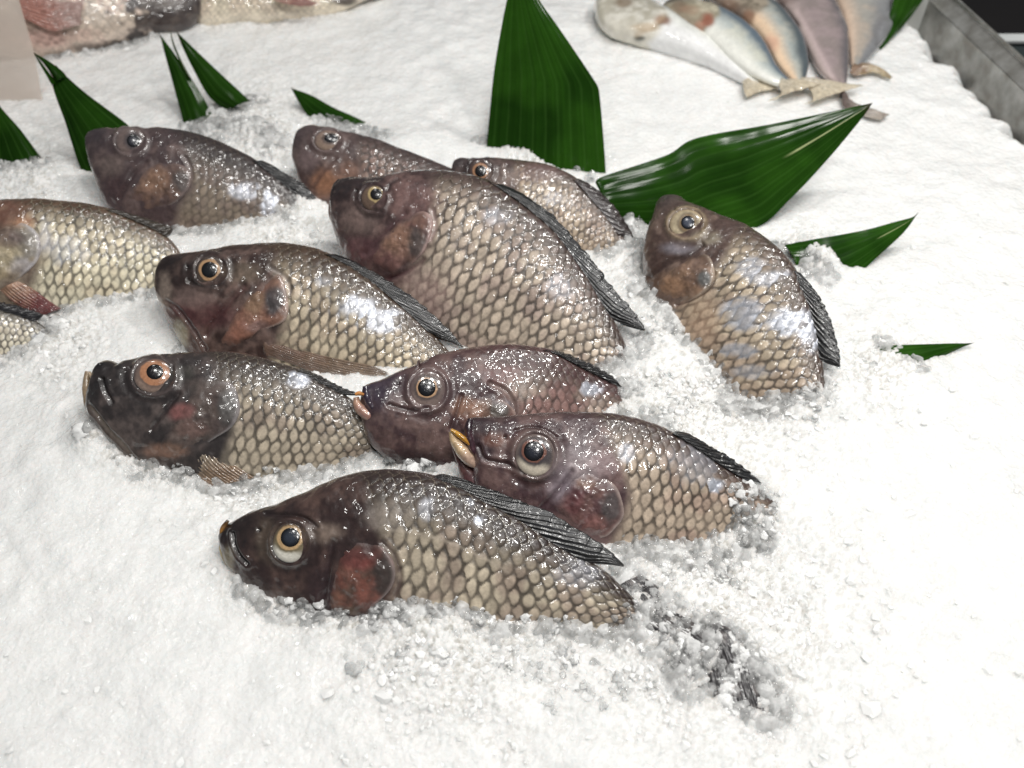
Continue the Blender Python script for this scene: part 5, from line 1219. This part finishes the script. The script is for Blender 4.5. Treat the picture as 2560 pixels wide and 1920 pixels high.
def scatter_chips(n):
    V0, F0 = zip(*lump_shapes(1, 14))
    ph = rng.uniform(size=(n, 2))
    px = np.stack([ph[:, 0] * 2900 - 170, 2150 * ph[:, 1] ** .9 - 60], -1)
    P = on_z(px, 0.0); P[:, 2] = ice_h(P[:, :2])
    ok = (P[:, 0] < wall_x(P[:, 1]) - .012) & (P[:, 1] < 1.5)
    rr_ = np.zeros(n)
    for c_, r_ in ROUGH: rr_ = np.maximum(rr_, np.exp(-((px - c_) ** 2).sum(-1) / r_ ** 2))
    ok &= rng.uniform(size=n) < .02 + .9 * rr_
    P = P[ok]; VV = []; FF = []; AA = []; k = 0
    for p in P:
        i = rng.integers(14); r = .0007 + rng.gamma(2.6, .00062)
        V = (V0[i] * r) @ rand_rot().T * np.array([1, 1, .6]) + p + np.array([0, 0, rng.uniform(-.55, .1) * r])
        VV.append(V); FF.append(F0[i] + k); k += len(V)
        AA.append(np.full(len(V), rng.uniform(.55, 1.0) if rng.uniform() < .7 else rng.uniform(.1, .4)))
    o = mesh_obj('ice_chips', np.concatenate(VV), np.concatenate(FF), M_CHIP, smooth=False)
    o['kind'] = 'stuff'
scatter_chips(24000)

# ------------------------------------------------------------------ clear wet crust where ice packs against skin, tails and leaf bases
def crust():
    extra = []
    def along(pts, r, n):
        for p in lerp_line(np.asarray(pts), np.linspace(0, 1, n)): extra.append((*on_z(p[None], 0)[0][:2], r))
    along(Y3((120, 520), (350, 720), (600, 880), (850, 1030), (1050, 1250), (1150, 1420)), .017, 26)
    along(Y3((120, 700), (350, 900), (560, 1100), (660, 1280)), .013, 20)
    along(Z2((1240, 1290), (1500, 1290), (1750, 1260), (1980, 1210)), .013, 16)
    along(Z2((1240, 420), (1280, 520), (1340, 600), (1420, 640)), .014, 10)
    along(Z6((650, 1340), (800, 1370), (1000, 1320), (1200, 1230)), .014, 12)
    along(Z5((1900, 1150), (1960, 1240), (1880, 1320)), .013, 8); along(Z5((1900, 430), (1930, 560), (1990, 700), (1960, 900)), .012, 10)
    along(T4((260, 1200), (450, 1120), (700, 1000), (850, 950)), .020, 10); along(T4((500, 1250), (800, 1250), (1050, 1350)), .022, 8); along(T4((1500, 1120), (1750, 1200), (2050, 1300)), .013, 10)
    along(TL((-50, 1620), (200, 1620), (420, 1650)), .014, 8); along(PX((1040, 310), (1130, 320), (1230, 350), (1310, 400)), .010, 10)
    along(Z6((930, 420), (1020, 480), (1120, 560), (1200, 600)), .012, 10); along(Z6((1540, 1000), (1620, 1080), (1720, 1120)), .012, 8)
    E = np.array(extra); cpts = np.concatenate([np.c_[con[::2, :2], np.full(len(con[::2]), .0115)], E])
    xs = np.arange(-.62, .62, .00105); ys = np.arange(.16, 1.0, .00105)
    X, Y = np.meshgrid(xs, ys); xy = np.stack([X, Y], -1); fl_ = xy.reshape(-1, 2)
    m = np.zeros(len(fl_))
    cell = {}
    for i in range(0, len(fl_), 20000):
        q = fl_[i:i + 20000]
        near = cpts[(np.abs(cpts[:, 1] - q[:, 1].mean()) < .08)]
        if len(near): m[i:i + 20000] = np.exp(-((q[:, None] - near[None, :, :2]) ** 2).sum(-1) / near[None, :, 2] ** 2).max(1)
    m = m.reshape(X.shape)
    keep = m > .12
    w = xy + np.stack([fbm(xy, 120, 2, 91) - .5, fbm(xy, 120, 2, 92) - .5], -1) * .009
    d1, d2, ci = worley(w, 150, 51); e1, e2, ce = worley(w + .7, 330, 57)
    lump = np.sqrt(np.maximum(1 - (d1 / .85) ** 2, 0)) * sm(0, .18, d2 - d1)
    Zr = np.zeros(X.shape); Zr[keep] = ice_h(xy[keep])
    H = sm(.10, .75, m) * (.0012 + .0062 * ci * (.35 + .65 * lump)) + (ce - .5) * .0011 + (fbm(xy, 700, 2, 95) - .5) * .0005 - .0016
    V = np.stack([X, Y, Zr + H], -1).reshape(-1, 3)
    F = grid_faces(*X.shape)
    F = F[keep.reshape(-1)[F].all(1)]
    used = np.unique(F); mp = np.full(len(V), -1); mp[used] = np.arange(len(used))
    cloud = np.clip(.09 + .5 * (hsh(np.floor(ci * 997), np.array(3)) ** 2.2) + .25 * (fbm(xy, 260, 2, 97) - .45), .02, .75)
    cloud = np.clip(cloud + .5 * (1 - sm(.12, .45, m)), 0, .9)
    F2 = mp[F]
    a = V[used][F2[0]]
    if np.cross(a[1] - a[0], a[2] - a[0])[2] < 0: F2 = F2[:, ::-1]
    o = mesh_obj('clear_ice_crust', V[used], F2, M_CHUNK, extra={'cloud': cloud.reshape(-1)[used], 'glass': np.full(len(used), .55)})
    o['kind'] = 'stuff'
crust()

# ------------------------------------------------------------------ tail of the front fish showing through the ice
gpl = FISHK['G']['root']
def tail_on_ice():
    A = smooth_line(Y3((130, 560), (330, 800), (520, 960), (650, 1120), (690, 1290)), 60); B = smooth_line(Y3((290, 470), (560, 680), (800, 840), (1010, 1000), (1110, 1260), (1180, 1420)), 60)
    v = np.linspace(0, 1, 60); px = A[:, None] + (B - A)[:, None] * v[None, :, None]
    P = on_z(px, .008)
    z = ice_h(P[..., :2])
    P[..., 2] = z + .0008 + (fbm(P, 110, 3, 6) - .46) * .006
    ridge = np.exp(-((np.mod(v * 14, 1) - .5) / .2) ** 2)[None]
    P[..., 2] += ridge * .0006
    nz = fbm(P, 200, 2, 3)
    col = mix(C(52, 50, 52), C(112, 106, 104), (sm(.45, .7, nz) * .6)[..., None])
    Q = P.copy(); Q[..., 2] -= .001
    V = np.concatenate([P.reshape(-1, 3), Q.reshape(-1, 3)]); F1 = grid_faces(60, 60)
    if np.cross(V[F1[50][1]] - V[F1[50][0]], V[F1[50][2]] - V[F1[50][0]])[2] < 0: F1 = F1[:, ::-1]
    mesh_obj('tail_fin', V, np.concatenate([F1, F1[:, ::-1] + 3600]), M_FIN, gpl, np.concatenate([col.reshape(-1, 3)] * 2))
tail_on_ice()

# ------------------------------------------------------------------ steel tray wall, floor and what stands beyond
def box_strip(name, A, B, C_, D2, thick, mat, parent):
    """a plate with corners A B C D and thickness"""
    P = np.array([A, B, C_, D2]); n = nrm(np.cross(P[1] - P[0], P[3] - P[0])) * thick
    V = np.concatenate([P, P - n]); F = [[0, 1, 2, 3], [7, 6, 5, 4], [0, 4, 5, 1], [1, 5, 6, 2], [2, 6, 7, 3], [3, 7, 4, 0]]
    return mesh_obj(name, V, F, mat, parent, smooth=False)
wd = nrm(WB - WA); wn = nrm(np.array([-wd[1], wd[0], 0]))
if wn[0] < 0: wn = -wn                                   # points outward, to the right
tray = thing('steel_tray', 'dull stained steel tray wall with a raised lip at the top right', 'tray')
wallP = WA + wn * .012
cre = on_plane(TR((1390, 310), (2120, 1110)), wallP, wn)
zc = float(cre[:, 2].mean())
lo, hi = wallP - wd * .012, wallP + wd * .9
def at_z(p, z): q = p.copy(); q[2] = z; return q
box_strip('wall', at_z(lo, -.08), at_z(hi, -.08), at_z(hi, zc), at_z(lo, zc), .0015, M_STEEL, tray)
rim = on_z(TR((1500, 180), (2120, 790)), zc + .012)
wo = float(np.clip(((rim - wallP) @ wn).mean(), .015, .12))
box_strip('lip', at_z(lo, zc + .001), at_z(hi, zc + .001), at_z(hi + wn * wo, zc + .012), at_z(lo + wn * wo, zc + .012), .0015, M_STEEL, tray)
box_strip('outer_edge', at_z(lo + wn * (wo + .0005), zc + .016), at_z(hi + wn * (wo + .0005), zc + .016), at_z(hi + wn * (wo + .004), zc - .03), at_z(lo + wn * (wo + .004), zc - .03), .002, M_STEEL, tray)
M_FLOOR = plain('dark_floor', (.035, .03, .03), .5, nscale=8)
fl = mesh_obj('floor', [(-3, -2, -.8), (4, -2, -.8), (4, 5, -.8), (-3, 5, -.8)], [[0, 1, 2, 3]], M_FLOOR, smooth=False); fl['kind'] = 'structure'
M_GLASS = plain('grey_green_case', (.12, .15, .155), .3, nscale=12)
# neighbouring case beyond the tray
q = on_z(TR((1790, 455), (2400, 455)), zc - .02)
case = thing('display_case', 'grey-green neighbouring case with a pale top edge beyond the steel tray', 'case')
a, b = q[0], q[1] + np.array([.3, 0, 0])
box_strip('front_panel', at_z(a, -.7), at_z(b, -.7), at_z(b, zc - .022), at_z(a, zc - .022), .01, M_GLASS, case)
box_strip('top_edge', at_z(a + [0, -.004, 0], zc - .02), at_z(b + [0, -.004, 0], zc - .02), at_z(b + [0, .012, 0], zc - .019), at_z(a + [0, .012, 0], zc - .019), .003, plain('pale_edge', (.5, .52, .52), .4), case)

# pale rear panel that meets the steel wall at the corner behind the leaf
M_PALE = plain('pale_plastic', (.62, .63, .6), .45, noise=.06)
rp = tag(box_strip('rear_panel', at_z(lo - wd * .002, -.08), at_z(lo - wd * .002 - [.09, 0, 0], -.08), at_z(lo - wd * .002 - [.09, 0, 0], zc + .03), at_z(lo - wd * .002, zc + .03), .003, M_PALE, None), 'pale upright panel sliver at the corner between dark leaf and steel tray', 'panel')

# milky plastic sheet standing at the left edge
def milky():
    m, nt, p = new_mat('milky_plastic')
    p.inputs['Base Color'].default_value = (.74, .65, .58, 1); p.inputs['Roughness'].default_value = .4
    p.inputs['Alpha'].default_value = .62
    n = add_noise(nt, 25, 3)
    mr = nt.nodes.new('ShaderNodeMapRange'); mr.inputs['To Min'].default_value = .45; mr.inputs['To Max'].default_value = .6
    nt.links.new(n.outputs['Fac'], mr.inputs['Value']); nt.links.new(mr.outputs['Result'], p.inputs['Alpha'])
    return m
ppl = Plane(TL((-200, 1080), (500, 1080)), -.01, 60)
E = ppl.pt(TL((-500, 1120), (430, 1060), (330, 520), (180, 0), (120, -250), (-500, -250)))
nE = len(E); Vp = np.concatenate([E, E - ppl.N * .0015])
me = bpy.data.meshes.new('plastic_sheet')
me.from_pydata([tuple(v) for v in Vp], [], [list(range(nE)), list(range(2 * nE - 1, nE - 1, -1))] + [[i, i + nE, (i + 1) % nE + nE, (i + 1) % nE] for i in range(nE)])
me.materials.append(milky()); o = bpy.data.objects.new('plastic_sheet', me); COL.objects.link(o)
tag(o, 'milky beige plastic sheet at the top left edge, in front of the spotted fish', 'sheet')
print('SCENE BUILT', len(bpy.data.objects))
